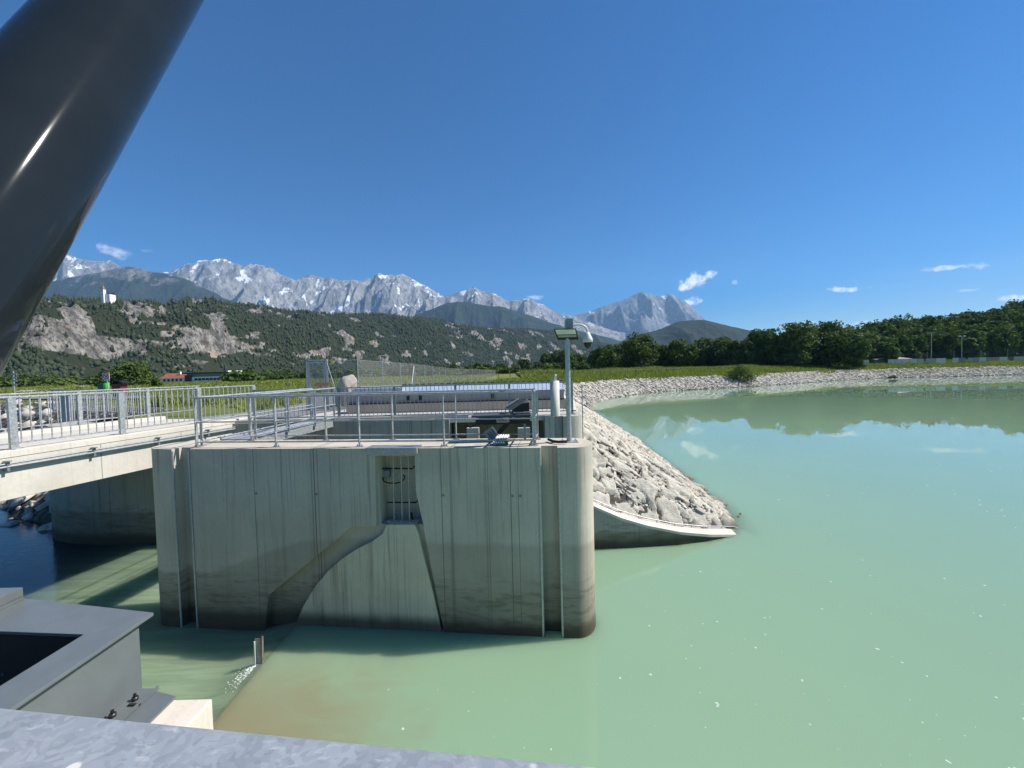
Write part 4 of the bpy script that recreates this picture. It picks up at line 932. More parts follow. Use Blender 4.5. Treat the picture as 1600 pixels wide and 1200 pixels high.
slab((0, .45), -.87, .0).build('edge_beam', M_beam, rbg, bevel=.01)
slab((-.012, .50), .003, .15).build('kerb', M_con_light, rbg, bevel=.012); slab((4.15, 4.65), -.85, .15).build('kerb', M_con_light, rbg, bevel=.012)
slab((.45, 4.15), -.45, .04).build('deck', mat_plain('deck_concrete', (.50, .47, .41), .9, 0, .1, 3, .3), rbg)
for z in (-.11, -.17):
    MB().tube([bf(Y0, -.09, z), bf(14.2, -.09, z)], .022 if z > -.12 else .026, 10).build('service_pipe', M_galv_dark, rbg)
for Y in np.arange(3.9, 14.3, 1.42):
    mb = MB(); mb.box(bf(Y, -.06, -.16), (.10, .05, .20)); mb.box(bf(Y, -.10, -.05), (.12, .07, .02)); mb.build('pipe_clamp', M_galv_dark, rbg)
def sB(Y): return (Y-3.4)/.979
bal_railing('bridge_railing', tuple(bf(9, .2, .15)), 'galvanised railing with vertical bars along the near side of the road bridge', None, bf(3.4, .17), bf(14.45, .17), .15, 1.13, [sB(q) for q in (4.4, 6.4, 8.4, 10.35, 12.4, 14.4)], .165, postw=.12, toe=.12, sq=.018)
def farY(Y): return bf(Y, 4.4)
A_, B_ = farY(3.6), farY(15.9); LL = (B_-A_).length
bal_railing('bridge_railing', tuple(farY(10)), 'galvanised railing with vertical bars along the far side of the road bridge', None, A_, B_, .15, 1.12, [LL*q for q in (.01, .17, .34, .51, .68, .84, .99)], .2, postw=.11, toe=.12, sq=.018)
a = Vector((-15.2, 16.2, 0)); b = Vector((-22.5, 19.4, 0)); L = (b-a).length
bal_railing('bank_railing', tuple(a), 'second barred railing along the river bank beyond the road bridge', None, a, b, .1, 1.1, [.02, L/3, 2*L/3, L-.02], .15, toe=.12, sq=.018)
q = atY(103, 640, 14.0); tag(MB().box((q.x, 14.0, .66), (.42, .05, .95)).build('sign_panel', M_galv, None, (q.x, 14.0, .2)), 'plain galvanised panel mounted behind the far railing of the road bridge', 'panel')

# ================================================================== near steelwork, bottom left
M_mio = mat_plain('dark_grey_paint', (.14, .155, .158), .33, .15, .06, 5, .05)
M_mio2 = mat_plain('tube_paint', (.016, .021, .026), .055, .1, .10, 2, .012, IOR=1.22)
Xr = -3.42; zt, zb = -.68, -1.34
sb = empty('steel_box_girder', (-4.2, 2.6, zb), 'open-topped dark grey steel box with a flanged rim at the lower left', 'steel box')
def plate(pts, h, name, mat=M_mio, par=sb, bevel=.003):
    mb = MB(); p = [Vector(q) for q in pts]; return mb.hexa([q-Vector((0, 0, h)) for q in p]+p).build(name, mat, par, bevel=bevel)
ca, cb_ = atZ(240, 957, zt), atZ(36, 941, zt)
cr = (ca.x, ca.y); xr_ = ca.x; yr_ = ca.y
inr = atZ(131, 991, zt)
plate([(inr.x, .2, zt), (xr_, .2, zt), (xr_, yr_, zt), (inr.x, inr.y, zt)], .03, 'rim_flange')
fb_l = atZ(-120, 935, zt)
plate([(-7.0, inr.y+.28, zt), (inr.x, inr.y, zt), (xr_, yr_, zt), (-7.0, yr_+.67, zt)], .03, 'rim_flange')
xw = atZ(214, 1082, zb).x
MB().box((xw-.012, (yr_-.10+.2)/2, (zt-.032+zb)/2), (.024, yr_-.10-.2, zt-.032-zb)).build('side_plate', M_mio, sb)
MB().bar((xw-.03, yr_-.13, (zt-.032+zb)/2), (-7, yr_+.52, (zt-.032+zb)/2), .024, zt-.032-zb).build('end_plate', M_mio, sb)
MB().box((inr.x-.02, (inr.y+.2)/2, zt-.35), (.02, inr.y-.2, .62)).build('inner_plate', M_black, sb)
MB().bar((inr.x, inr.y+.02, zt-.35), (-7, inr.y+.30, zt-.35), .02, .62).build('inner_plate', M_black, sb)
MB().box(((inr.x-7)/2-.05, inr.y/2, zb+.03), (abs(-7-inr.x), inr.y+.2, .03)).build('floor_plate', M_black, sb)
MB().box(((inr.x+xw)/2-1, yr_-.01-.2, zb+.25), (.02, .02, .02)).build('weld', M_mio, sb)
# foot flange with bolts on the concrete
zf = zb+.02
ff = [(xw, .8, zf), (xw+.34, .8, zf), (xw+.20, yr_-.16, zf), (xw, yr_-.16, zf)]
plate([(xw, 1.6, zf), (xw+.17, 1.6, zf), (xw+.17, yr_-.13, zf), (xw, yr_-.13, zf)], .03, 'foot_flange')
MB().box((xw+.18, (1.6+yr_)/2-.07, zf+.008), (.016, yr_-.13-1.6, .035)).build('flange_rib', M_mio, sb)
for (bx, by) in ((211, 1094), (176, 1120)):
    q = atZ(bx, by, zf); mb = MB(); mb.lathe(q, [(.001, .03), (.026, .03), (.026, .0)], 6); mb.tube([q+Vector((0, 0, .03)), q+Vector((0, 0, .06))], .012, 8); mb.box(q+Vector((.05, -.06, .008)), (.10, .02, .016)); mb.build('anchor_bolt', M_bolt, sb)
plate([(xw+.19, 1.6, zb+.012), (xw+.42, 1.6, zb+.012), (xw+.42, yr_-.22, zb+.012), (xw+.19, yr_-.16, zb+.012)], .02, 'bearing_plate')
# taller neighbouring box end at the very left
n0 = atZ(36, 919, -.56); MB().box((n0.x-1.5, n0.y-.22, -.595), (3.0, .44, .09)).build('raised_cover', M_mio, sb, bevel=.004)
MB().box((n0.x-1.5, n0.y-.20, -.66), (3.0, .40, .036)).build('raised_cover_base', M_mio, sb)
q = atZ(-60, 925, -.5); MB().lathe((q.x, q.y, -.50), [(.001, .05), (.09, .045), (.13, .0)], 18).build('domed_cap', M_mio, sb)
# concrete plinth under it
cc = atZ(332, 1092, zb-.015)
tag(MB().prism([(-8, .4), (cc.x, .4), (cc.x, cc.y), (-8, cc.y)], -7, zb-.012).build('concrete_plinth', mat_concrete('sunlit_plinth', (.62, .55, .46), .12, dirt=(.2, .15, .1)), None, (cc.x, cc.y, zb), bevel=.012),
    'bright sunlit concrete plinth corner beneath the dark steel box', 'plinth')
# big inclined tube
def tube_fit():
    A_ = atY(208, 0, 2.2); B_ = atY(-211, 590, 1.133); d = (B_-A_); return A_-d*.9, B_+d*1.1
ta, tb = tube_fit()
tu = MB().tube([ta, tb], TUBE_R, 64, True).build('inclined_tube', M_mio2, None, ta.lerp(tb, .5)); tag(tu, 'thick dark painted steel tube slanting across the upper left corner', 'steel tube')
# handrail right in front of the camera
h0, h1 = atZ(0, 1109, 1.1), atZ(900, 1199, 1.1); d = (h1-h0).normalized(); nn = Vector((-d.y, d.x, 0)); w_ = .13
a = h0-d*1.2-nn*w_/2; b = h1+d*1.5-nn*w_/2
M_hand = None
def hand():
    def bb(n):
        P = n.obj(); v = n.node('ShaderNodeTexVoronoi'); nn_ = n.node('ShaderNodeTexNoise'); nn_.inputs['Scale'].default_value = 22; n.put(nn_.inputs['Vector'], P)
        n.put(v.inputs['Vector'], n.mix(.06, P, nn_.outputs['Color'])); v.inputs['Scale'].default_value = 105
        s = n.xyz(v.outputs['Color'])[0]; f = n.noise(P, 9, 5, .6)
        c = n.mix(n.m('ADD', n.m('MULTIPLY', s, .45), n.m('MULTIPLY', f, .55)), (.20, .225, .255), (.37, .40, .435))
        sp = n.vor(P, 13.0); c = n.mix(n.m('MULTIPLY', n.rng(sp, .13, .09), n.rng(n.noise(P, 6, 2), .47, .52)), c, (.66, .65, .60))
        sm = n.noise(n.scl(P, (9, 22, 9)), 3.0, 5, .65); c = n.mix(n.rng(sm, .56, .70, 0, .6), c, (.50, .525, .545)); sm2 = n.noise(n.scl(P, (14, 90, 14)), 3.0, 4, .6); c = n.mix(n.rng(sm2, .62, .72, 0, .5), c, (.14, .15, .165))
        return {'Base Color': c, 'Metallic': .25, 'Roughness': n.rng(f, .3, .7, .38, .62), 'Normal': n.bump(n.m('ADD', s, n.noise(P, 30, 4)), .12, .002)}
    return pbr('zinc_handrail', bb)
tag(MB().bar(a-Vector((0, 0, .03))+nn*.006, b-Vector((0, 0, .03))+nn*.006, w_, .06).build('near_handrail', hand(), None, a, bevel=.007), 'wide spangled galvanised handrail crossing the bottom edge right in front', 'handrail')
# flow splitter at the flap crest
q = atZ(405, 1036, WZ); t = empty('flow_splitter', tuple(q), 'small rusty steel fin sticking out of the water at the weir crest', 'fin')
M_rust = mat_plain('rusty_steel', (.20, .16, .12), .7, .3, .4, 20, .4)
top = Vector((-.02, .02, .46)); dn = Vector((0, 0, -.4))
MB().bar(q+dn, q+top, .11, .015, (0, 1, 0)).build('fin_plate', M_galv_dark, t); MB().bar(q+dn+Vector((.065, -.02, 0)), q+top+Vector((.075, .02, .03)), .05, .015, (1, 0, 0)).build('fin_edge', M_rust, t)
MB().bar(q+dn+Vector((-.05, -.03, 0)), q+top+Vector((-.05, -.02, -.04)), .04, .02, (1, 0, 0)).build('fin_edge', M_con_light, t)
# steel flap below the crest and the foam on its lip
tag(MB().prism([(-4.84, WZ-.045), (-4.96, WZ-.06), (-5.2, WZ-.3), (-5.6, WZ-1.2), (-5.5, WZ-1.2), (-5.05, WZ-.35), (-4.84, WZ-.12)], 3.7, 8.2, lambda a, b, z: Vector((a, z, b))).build('weir_flap', M_galv_dark, None, (-5, 6, WZ)), 'submerged steel weir flap the water runs over', 'weir flap')
r = np.random.default_rng(5); mb = MB(); v0, f0_ = ico(1)
for i in range(420):
    s = abs(r.normal())*.32; y = 7.38-abs(r.normal())*.26; x = -5.0-.10-abs(r.normal())*.10-.10*(7.4-y); x = -4.96-abs(r.normal())*.13; zz = np.interp(-x, [4.85, 4.95, 5.1, 5.3, 5.6], [WZ, WZ-.012, WZ-.05, WZ-.11, WZ-.165])
    q_ = .003+.007*r.random()**3; mb.add([Vector((x, y, zz+q_*.3))+Vector(vv)*q_ for vv in v0], [tuple(a) for a in f0_])
mb.build('spill_foam', mat_plain('spill_foam', (.75, .8, .78), .5), kind='stuff', label='thin line of white foam where water spills over the weir crest', cat='foam')
# ================================================================== curved wing wall
xs = np.linspace(2.2, 7.6, 40)
def wtop(x): return float(interp([(2.2, -2.46), (2.4, -2.58), (3.2, -2.95), (4.0, -3.22), (5.0, -3.47), (6.0, -3.66), (6.8, -3.80), (7.3, -3.93), (7.6, -4.05)], x))
mb = MB(); cp = MB(); n_ = len(xs); vs = []; fs = []
for x in xs:
    y = float(wall_y(x)); z = wtop(x); vs += [(x, y, -6), (x, y, z-.08), (x, y+.34, z-.08), (x, y+.34, -6)]
for i in range(n_-1):
    for k in range(4): a = 4*i+k; b = 4*i+(k+1) % 4; fs.append((a, b, b+4, a+4))
fs += [(0, 1, 2, 3), tuple(4*(n_-1)+k for k in (3, 2, 1, 0))]
ww = empty('wing_wall', (4, 11.8, WZ), 'curved concrete wing wall dipping into the water, holding the foot of the stone bank', 'wall')
mb.add(vs, fs); mb.build('wall', mat_concrete('wing_concrete', (.34, .335, .29), .55, wet=-3.87, stain=(-3.35, -3.35, 0, 1)), ww)
vs = []; fs = []
for x in xs:
    y = float(wall_y(x)); z = wtop(x); vs += [(x, y-.015, z-.078), (x, y-.015, z), (x, y+.50, z+.02), (x, y+.50, z-.078)]
for i in range(n_-1):
    for k in range(4): a = 4*i+k; b = 4*i+(k+1) % 4; fs.append((a, b, b+4, a+4))
fs += [(0, 1, 2, 3), tuple(4*(n_-1)+k for k in (3, 2, 1, 0))]
cp.add(vs, fs); cp.build('coping', mat_concrete('coping_concrete', (.58, .53, .45), .08, wet=-4.2), ww)
pts = [Vector((x, float(wall_y(x))+.42, wtop(x)+.09)) for x in np.linspace(2.4, 7.45, 26)]; MB().tube(pts+[Vector((7.42, 12.95, -3.95))], .016, 8).build('wire_rope', M_galv, ww)
for x in np.linspace(2.7, 7.3, 9): MB().tube([(x, float(wall_y(x))+.42, wtop(x)-.01), (x, float(wall_y(x))+.42, wtop(x)+.10)], .014, 6).build('rope_holder', M_galv_dark, ww)
# staff gauge post on the side wall
tag(MB().tube([(2.45, 13.9, -2.4), (2.45, 13.9, 1.0)], .018, 8).build('thin_post', M_galv_dark, None, (2.45, 13.9, 0)), 'thin upright steel rod right of the rounded wall head', 'rod')

# ================================================================== gate, chain link fence
def mesh_mat(name, cell, wire, col=(.30, .32, .31)):
    mt, n, out = newmat(name); P = n.pos(); x = n.xyz(P); u = n.m('ADD', x[0], x[1])
    a = n.m('FRACT', n.m('DIVIDE', n.m('ADD', u, x[2]), cell)); b = n.m('FRACT', n.m('DIVIDE', n.m('SUBTRACT', u, x[2]), cell))
    k = n.m('ADD', n.m('MULTIPLY', n.m('MAXIMUM', n.m('LESS_THAN', a, wire), n.m('LESS_THAN', b, wire)), .12), wire)
    tr = n.node('ShaderNodeBsdfTransparent'); p = n.node('ShaderNodeBsdfPrincipled'); n.put(p.inputs['Base Color'], col); p.inputs['Roughness'].default_value = .5; p.inputs['Metallic'].default_value = .3
    mx = n.node('ShaderNodeMixShader'); n.l.new(k, mx.inputs[0]); n.l.new(tr.outputs[0], mx.inputs[1]); n.l.new(p.outputs[0], mx.inputs[2]); n.l.new(mx.outputs[0], out.inputs[0]); return mt
M_mesh = mesh_mat('chain_link', .085, .20, (.36, .37, .36)); M_mesh_far = mesh_mat('net', .25, .08, (.10, .12, .12))
GYY = 17.7; g0 = atY(483, 640, GYY).x; g1 = atY(513, 640, GYY).x; gt = atY(500, 562, GYY).z
gt_ = empty('chain_link_gate', (g0, GYY, 0), 'tall galvanised gate frame filled with wire mesh at the start of the chain link fence', 'gate')
for x in (g0, g1): MB().bar((x, GYY, 0), (x, GYY, gt), .09, .09).build('gate_post', M_galv, gt_)
MB().bar((g0, GYY, gt-.02), (g1, GYY, gt-.02), .09, .06).build('top_bar', M_galv, gt_)
lf = MB(); a0, a1 = g0+.09, g1-.09
for (p, q) in (((a0, .1), (a0, gt-.12)), ((a1, .1), (a1, gt-.12)), ((a0, gt-.12), (a1, gt-.12)), ((a0, .1), (a1, .1))): lf.bar((p[0], GYY-.03, p[1]), (q[0], GYY-.03, q[1]), .05, .05)
leaf = lf.build('gate_leaf', M_galv, gt_)
wm = MB(); zz0, zz1 = .12, gt-.14; w = a1-a0
for k in range(-int((zz1-zz0)/.09), int(w/.09)+1):
    for sgn in (1, -1):
        c0 = k*.09; pts = []
        for z in (zz0, zz1):
            xx = c0+(z-zz0) if sgn > 0 else w-(c0+(z-zz0)); pts.append((xx, z))
        (xa, za), (xb, zb2) = pts; 
        def clipx(xa, za, xb, zb_):
            t0, t1 = 0, 1; dx = xb-xa
            for lo, hi in ((0, w),):
                if dx != 0:
                    ta_, tb_ = sorted(((lo-xa)/dx, (hi-xa)/dx)); t0 = max(t0, ta_); t1 = min(t1, tb_)
            return (t0, t1) if t1 > t0 else None
        cl = clipx(xa, za, xb, zb2)
        if cl: t0, t1 = cl; wm.bar((a0+xa+(xb-xa)*t0, GYY-.03, za+(zb2-za)*t0), (a0+xa+(xb-xa)*t1, GYY-.03, za+(zb2-za)*t1), .011, .011)
wm.build('wire_mesh', M_galv, leaf)
os_ = atY(504, 600.5, GYY-.05); MB().box((os_.x, GYY-.06, os_.z), (.62, .012, .13)).build('orange_sign', mat_plain('orange_board', (.62, .24, .12), .6), gt_)
fp = smooth_path([(-6.75, 17.4), (-6.7, 30), (-6.7, 42), (-5.6, 52), (-2.6, 66)], 24)
cum = [0]
for i in range(len(fp)-1): cum.append(cum[-1]+math.dist(fp[i], fp[i+1]))
def fpt(s): return np.array([np.interp(s, cum, [p[0] for p in fp]), np.interp(s, cum, [p[1] for p in fp])])
fn = empty('chain_link_fence', (-6.7, 30, 0), 'long chain link fence with slim posts running back across the meadow from the gate', 'fence')
FH = lambda y: float(np.interp(y, [17, 22, 30, 66], [2.20, 2.2, 2.15, 1.75]))
pst = [(g1, GYY)]+[tuple(fpt(s)) for s in np.arange(0, cum[-1]+.1, 3.3)]
def gz(x, y): return float(height(np.array([x]), np.array([y]))[0])
for (x, y) in pst[1:]: MB().tube([(x, y, gz(x, y)-.1), (x, y, FH(y)+.05)], .030, 8).build('fence_post', M_galv_dark, fn)
vs = []; fs = []
fine = [(g1, GYY)]+[tuple(fpt(s)) for s in np.linspace(0, cum[-1], 60)]
for (x, y) in fine: vs += [(x, y, gz(x, y)+.05), (x, y, FH(y))]
fs = [(2*i, 2*i+2, 2*i+3, 2*i+1) for i in range(len(fine)-1)]; MB().add(vs, fs).build('wire_netting', M_mesh, fn, fix=False)
MB().tube([(x, y, FH(y)) for x, y in fine], .008, 5).build('tension_wire', M_galv_dark, fn)
for (x, y, dx, dy) in ((g1+.02, GYY, .55, .02), (pst[4][0], pst[4][1], .0, -1.2), (pst[4][0], pst[4][1], .0, 1.2), (pst[11][0], pst[11][1], .3, 1.2)): MB().tube([(x, y, FH(y)-.1), (x+dx, y+dy, .05)], .024, 8).build('brace', M_galv, fn)
q = atY(519, 565.5, GYY+.02); tag(MB().box((q.x, GYY-.02, q.z), (.13, .01, .2)).build('yellow_sign', mat_plain('yellow_board', (.80, .72, .03), .5), None, (q.x, GYY, q.z)), 'small yellow sign hung on the mesh right of the gate', 'sign')
# boulder behind the fence
bt, bff = rock_templates(3, 4, 77); bv_, bff = ico(4); r_b = np.random.default_rng(4)
for d_, c_ in (((-.8, -.3, .5), .78), ((.75, -.5, .45), .70), ((.2, -.9, -.1), .72), ((.9, .1, -.2), .75), ((-.3, -.2, .95), .86)):
    d_ = np.array(d_)/np.linalg.norm(d_); s_b = bv_@d_; bv_ = bv_-np.outer(np.maximum(s_b-c_, 0)*.9, d_)
bv_ = bv_*(1+(fbm(bv_[:, 0]*3+9, bv_[:, 2]*3+bv_[:, 1]*2+9, 4, 3)-.5)[:, None]*.22)
bt = [bv_, bv_]
q = atY(540, 598, 19.6); V = bt[1]*[.62, .5, 1.0]; V = V @ np.array(Matrix.Rotation(R(12), 3, 'Y')).T + [q.x, 19.6, .62]
tag(np_mesh('boulder', V, bff, M_rock, False, {'tint': np.full((len(V), 3), [.9, .3, .5])}, None, (q.x, 19.6, 0)), 'big pale upright boulder behind the fence beside the gate', 'boulder')
# low dark fence on the far meadow, with many thin posts
df = empty('meadow_fence', (0, 70, 0), 'low dark post fence crossing the far meadow towards the trees', 'fence')
for i in range(40):
    x = -3+i*2.6; y = 88+i*1.35; MB().bar((x, y, gz(x, y)-.1), (x, y, gz(x, y)+1.0), .10, .10).build('fence_post', M_bolt, df)
MB().tube([(-3+i*2.6, 88+i*1.35, gz(-3+i*2.6, 88+i*1.35)+.9) for i in range(40)], .04, 5).build('fence_wire', M_bolt, df)
# ================================================================== small things across the meadow on the left
q = atY(168, 600, 38); ns = empty('no_entry_sign', (q.x, 38, 0), 'round red-rimmed sign on a white board above a small white plate at the field edge', 'sign')
MB().tube([(q.x, 38, gz(q.x, 38)-.2), (q.x, 38, 2.35)], .035, 8).build('sign_post', M_galv, ns)
z1 = atY(166, 587.5, 38).z; MB().box((q.x-.05, 37.95, z1), (.66, .02, .62)).build('sign_board', M_white, ns); mb = MB()
for k in range(28):
    a, b = [Vector((q.x-.05+.26*math.cos(t), 37.93, z1+.26*math.sin(t))) for t in (2*math.pi*k/28, 2*math.pi*(k+1)/28)]; mb.bar(a, b, .02, .055, (0, 0, 1) if abs((b-a).z) < .03 else (1, 0, 0))
M_red = mat_plain('sign_red', (.55, .03, .03), .5); mb.build('red_ring', M_red, ns)
MB().bar((q.x-.18, 37.93, z1+.14), (q.x-.02, 37.93, z1-.14), .02, .05, (1, 0, 0)).build('symbol', M_black, ns); MB().bar((q.x+.12, 37.925, z1+.16), (q.x-.05, 37.925, z1-.14), .02, .05, (1, 0, 0)).build('symbol', M_black, ns)
z2 = atY(168, 593.5, 38).z; MB().box((q.x, 37.95, z2), (.5, .02, .16)).build('lower_plate', M_white, ns)
q = atY(167, 601, 39.5); gb = empty('litter_bin', (q.x, 39.5, 0), 'bright green litter bin next to the no entry sign', 'bin')
zb_ = gz(q.x, 39.5); zt_ = atY(167, 597.5, 39.5).z; MB().lathe((q.x, 39.5, 0), [(.001, zb_), (.17, zb_), (.21, zt_), (.001, zt_)], 14).build('bin_body', mat_plain('bright_green', (.06, .34, .04), .5), gb); MB().lathe((q.x, 39.5, zt_), [(.23, 0), (.23, .05), (.001, .08)], 14).build('bin_lid', M_dkgreen, gb)
q = atY(160, 597, 43); tag(MB().box((q.x, 43, .9), (.7, .5, .8)).build('dark_box', M_dkgreen, None, (q.x, 43, 0), bevel=.05), 'dark cabinet half hidden behind the green litter bin', 'cabinet')
q = atY(188, 602, 37); dcn = empty('waste_container', (q.x, 37, 0), 'dark red container with an arched open lid at the field edge', 'container')
zt_ = atY(188, 600, 37).z; zb_ = gz(q.x, 37)
MB().hexa([(q.x-.45, 36.7, zb_), (q.x+.30, 36.7, zb_), (q.x+.30, 37.3, zb_), (q.x-.45, 37.3, zb_), (q.x-.5, 36.65, zt_), (q.x+.35, 36.65, zt_), (q.x+.35, 37.35, zt_), (q.x-.5, 37.35, zt_)]).build('body', mat_plain('dark_red_body', (.13, .025, .02), .5), dcn)
vs = []; K = 10
for i in range(K+1):
    t_ = i/K; x = q.x-.52+1.15*t_; z = zt_+.02+.30*math.sin(math.pi*min(1, t_*.85+.05)); vs += [(x, 36.6, z), (x, 37.4, z), (x, 36.6, z-.06), (x, 37.4, z-.06)]
fs = []
for i in range(K): b = 4*i; fs += [(b, b+4, b+5, b+1), (b+2, b+3, b+7, b+6), (b, b+2, b+6, b+4), (b+1, b+5, b+7, b+3)]
MB().add(vs, fs).build('arched_lid', M_black, dcn)
q = atY(22, 600, 45); sp = empty('signpost', (q.x, 45, 0), 'signpost with small stacked boards at the far left edge of the meadow', 'signpost')
MB().tube([(q.x, 45, gz(q.x, 45)), (q.x, 45, atY(22, 580, 45).z)], .06, 8).build('post', M_galv, sp)
for i, z in enumerate((2.6, 2.2, 1.85, 1.4)): MB().box((q.x+.18, 44.9, z), (.62-.1*(i % 2), .03, .22)).build('board', M_galv, sp)
# houses ------------------------------------------------------------------
def roof_mb(x0, x1, y0, y1, z0, z1, ov=.6):
    ym = (y0+y1)/2; mb = MB(); mb.add([(x0-ov, y0-ov, z0), (x1+ov, y0-ov, z0), (x1+ov, y1+ov, z0), (x0-ov, y1+ov, z0), (x0-ov, ym, z1), (x1+ov, ym, z1)], [(0, 1, 5, 4), (2, 3, 4, 5), (0, 4, 3), (1, 2, 5), (3, 2, 1, 0)]); return mb
hY = 240; a = atY(252, 598, hY); b = atY(288, 598, hY); z0 = -.8; ze = atY(270, 590.5, hY).z; zr = atY(270, 583, hY).z
h1_ = empty('red_roof_house', ((a.x+b.x)/2, hY, 0), 'low white farmhouse with a red tiled roof left of the long pale house', 'house')
MB().box(((a.x+b.x)/2, hY+5, (z0+ze)/2), (b.x-a.x, 10, ze-z0)).build('walls', M_white, h1_)
rf = roof_mb(a.x, b.x, hY, hY+10, ze-.1, zr).build('roof', mat_plain('red_tiles', (.28, .085, .06), .8, 0, .2, .5), h1_)
q = atY(275, 582, hY); MB().box((q.x, hY+3, zr), (1.0, 1, 1.6)).build('chimney', M_white, rf)
for x in np.linspace(a.x+2, b.x-2, 5): MB().box((x, hY-.02, 1.2), (1.4, .1, 1.3)).build('window', M_black, h1_)
a = atY(288, 598, 232); b = atY(356, 598, 232); ze = atY(320, 588.5, 232).z; zr = atY(320, 583.5, 232).z
h2 = empty('long_house', ((a.x+b.x)/2, 232, 0), 'long pale house with a dark flat roof and blue-grey glazing beyond the meadow', 'house')
MB().box(((a.x+b.x)/2, 238, (ze-1)/2), (b.x-a.x, 12, ze+1)).build('walls', M_white, h2)
MB().box(((a.x+b.x)/2, 239, (ze+zr)/2), (b.x-a.x-2, 12.5, zr-ze)).build('upper_glazing', mat_plain('blue_grey', (.16, .20, .28), .2), h2)
MB().box(((a.x+b.x)/2, 238, zr+.3), (b.x-a.x+1, 14, .7)).build('roof', M_black, h2); q = atY(356, 586, 232); MB().box((q.x-.3, 238, (zr+ze)/2+.6), (1.0, 12, zr-ze+1.5)).build('end_wall', M_white, h2)
MB().box((a.x+2.5, 231.9, 1.8), (4, .3, 4.2)).build('dark_gable', M_bolt, h2)
for x in np.linspace(a.x+7, b.x-3, 8): MB().box((x, 231.95, 1.3), (1.8, .12, 1.2)).build('window', M_black, h2)
q = atY(432, 589, 150); tag(MB().box((q.x, 150, 1.55-9.5*150/620), (10, 4, 1.6)).build('greenhouse', M_galv, None, (q.x, 150, 0), bevel=.3), 'low pale grey shed roof glinting between the weeds left of the gate', 'shed')
# chapel --------------------------------------------------------------------
cY = 905; q = atY(162, 467, cY); tz = q.z-2; cpx = empty('chapel', (q.x, cY, tz), 'small white chapel with a pointed spire on top of the wooded cliff hill', 'chapel')
zw = atY(162, 452, cY).z; zs = atY(162, 440, cY).z
MB().box((q.x, cY, (tz-8+zw)/2), (6.0, 6, zw-tz+8)).build('tower', M_white, cpx); MB().lathe((q.x, cY, zw), [(4.1, -.1), (3.4, 3.5), (1.2, 7), (.9, 9), (.1, zs-zw)], 8).build('spire', mat_plain('spire_red', (.16, .09, .08), .6), cpx)
zn = atY(168, 459, cY).z; x1 = atY(169, 460, cY).x
MB().box(((q.x+x1)/2+2, cY+8, (tz-8+zn)/2), (x1-q.x, 14, zn-tz+8)).build('nave', M_white, cpx); roof_mb(q.x+2, x1+2, cY+1, cY+15, zn-.1, zn+4, .5).build('nave_roof', M_bolt, cpx)
for z in (zw-3.5, zw-12): MB().box((q.x, cY-3.05, z), (1.3, .2, 2.6)).build('tower_window', M_black, cpx)
# ================================================================== trees
M_leaf = mat_tint('broad_leaves', (.020, .046, .011), (.125, .175, .040), scale=.25, trans=.22, spec=.25); M_bark = mat_plain('bark', (.09, .07, .05), .95)
def crown_arrays(seed, W_, Hc, nb, nl, leaf, base=.18, flat=1.0):
    """leaf clumps on the skin of many lobes: returns quads and tint"""
    r = np.random.default_rng(seed); cs = []
    for i in range(nb):
        t = r.random(); z = Hc*(base+(1-base)*t**.9*.92); env = W_/2*np.sqrt(max(.05, 1-((t-.38)/.72)**2)); a = r.random()*6.283; rr = env*np.sqrt(r.random())*.78
        cs.append((rr*math.cos(a), rr*math.sin(a), z, W_*r.uniform(.11, .21)))
    cs = np.array(cs); w = cs[:, 3]**2; pick = r.choice(nb, nl, p=w/w.sum()); c = cs[pick]
    dd = r.normal(size=(nl, 3)); dd[:, 2] += .25; dd /= np.linalg.norm(dd, axis=1, keepdims=True)
    P = c[:, :3]+dd*(c[:, 3]*r.uniform(.72, 1.08, nl))[:, None]*[1, 1, .85*flat]
    nrm = dd+r.normal(size=(nl, 3))*.55; nrm /= np.linalg.norm(nrm, axis=1, keepdims=True); ux = np.cross(nrm, r.normal(size=(nl, 3))); ux /= np.linalg.norm(ux, axis=1, keepdims=True); uy = np.cross(nrm, ux)
    s = leaf*r.uniform(.6, 1.4, nl)[:, None]
    q = np.stack([P-ux*s-uy*s*.6, P+ux*s*.8-uy*s*.8, P+ux*s*.9+uy*s*.7, P-ux*s*.7+uy*s*.9], 1)
    tint = np.clip(.38+.35*r.random(nb)[pick]-.12+r.normal(size=nl)*.10, 0, 1)
    return q.reshape(-1, 3), np.repeat(tint, 4), cs
def tree_parts(seed, W_, Ht, nb=30, nl=3200, leaf=.30, base=.14):
    V, t, cs = crown_arrays(seed, W_, Ht, nb, nl, leaf, base); mb = MB(); r = random.Random(seed)
    mb.tube([(0, 0, -.5), (.05, 0, Ht*.2), (.1, .1, Ht*.5), (0, .1, Ht*.8)], [Ht*.028, Ht*.022, Ht*.014, Ht*.004], 8)
    for c in cs[::4]: z = c[2]*.45; mb.tube([(.05, 0, z), (c[0]*.5, c[1]*.5, (z+c[2])/2), (c[0], c[1], c[2])], [Ht*.011, Ht*.007, Ht*.002], 5)
    return V, t, mb
M_shrub = mat_tint('shrub_leaves', (.05, .085, .02), (.17, .21, .06), scale=.3, trans=.25)
def make_tree(name, loc, W_, Ht, seed, label, cat='tree', group=None, mat=None, **kw):
    V, t, mb = tree_parts(seed, W_, Ht, **kw); e = empty(name, loc, label, cat, group)
    mb.v = [v+Vector(loc) for v in mb.v]; mb.build('trunk', M_bark, e)
    t = np.clip(t+random.uniform(-.13, .16), 0, 1); Q = np.arange(len(V)).reshape(-1, 4); np_mesh('crown', V+np.array(loc), Q, mat or M_leaf, False, {'tint': t}, e); return e
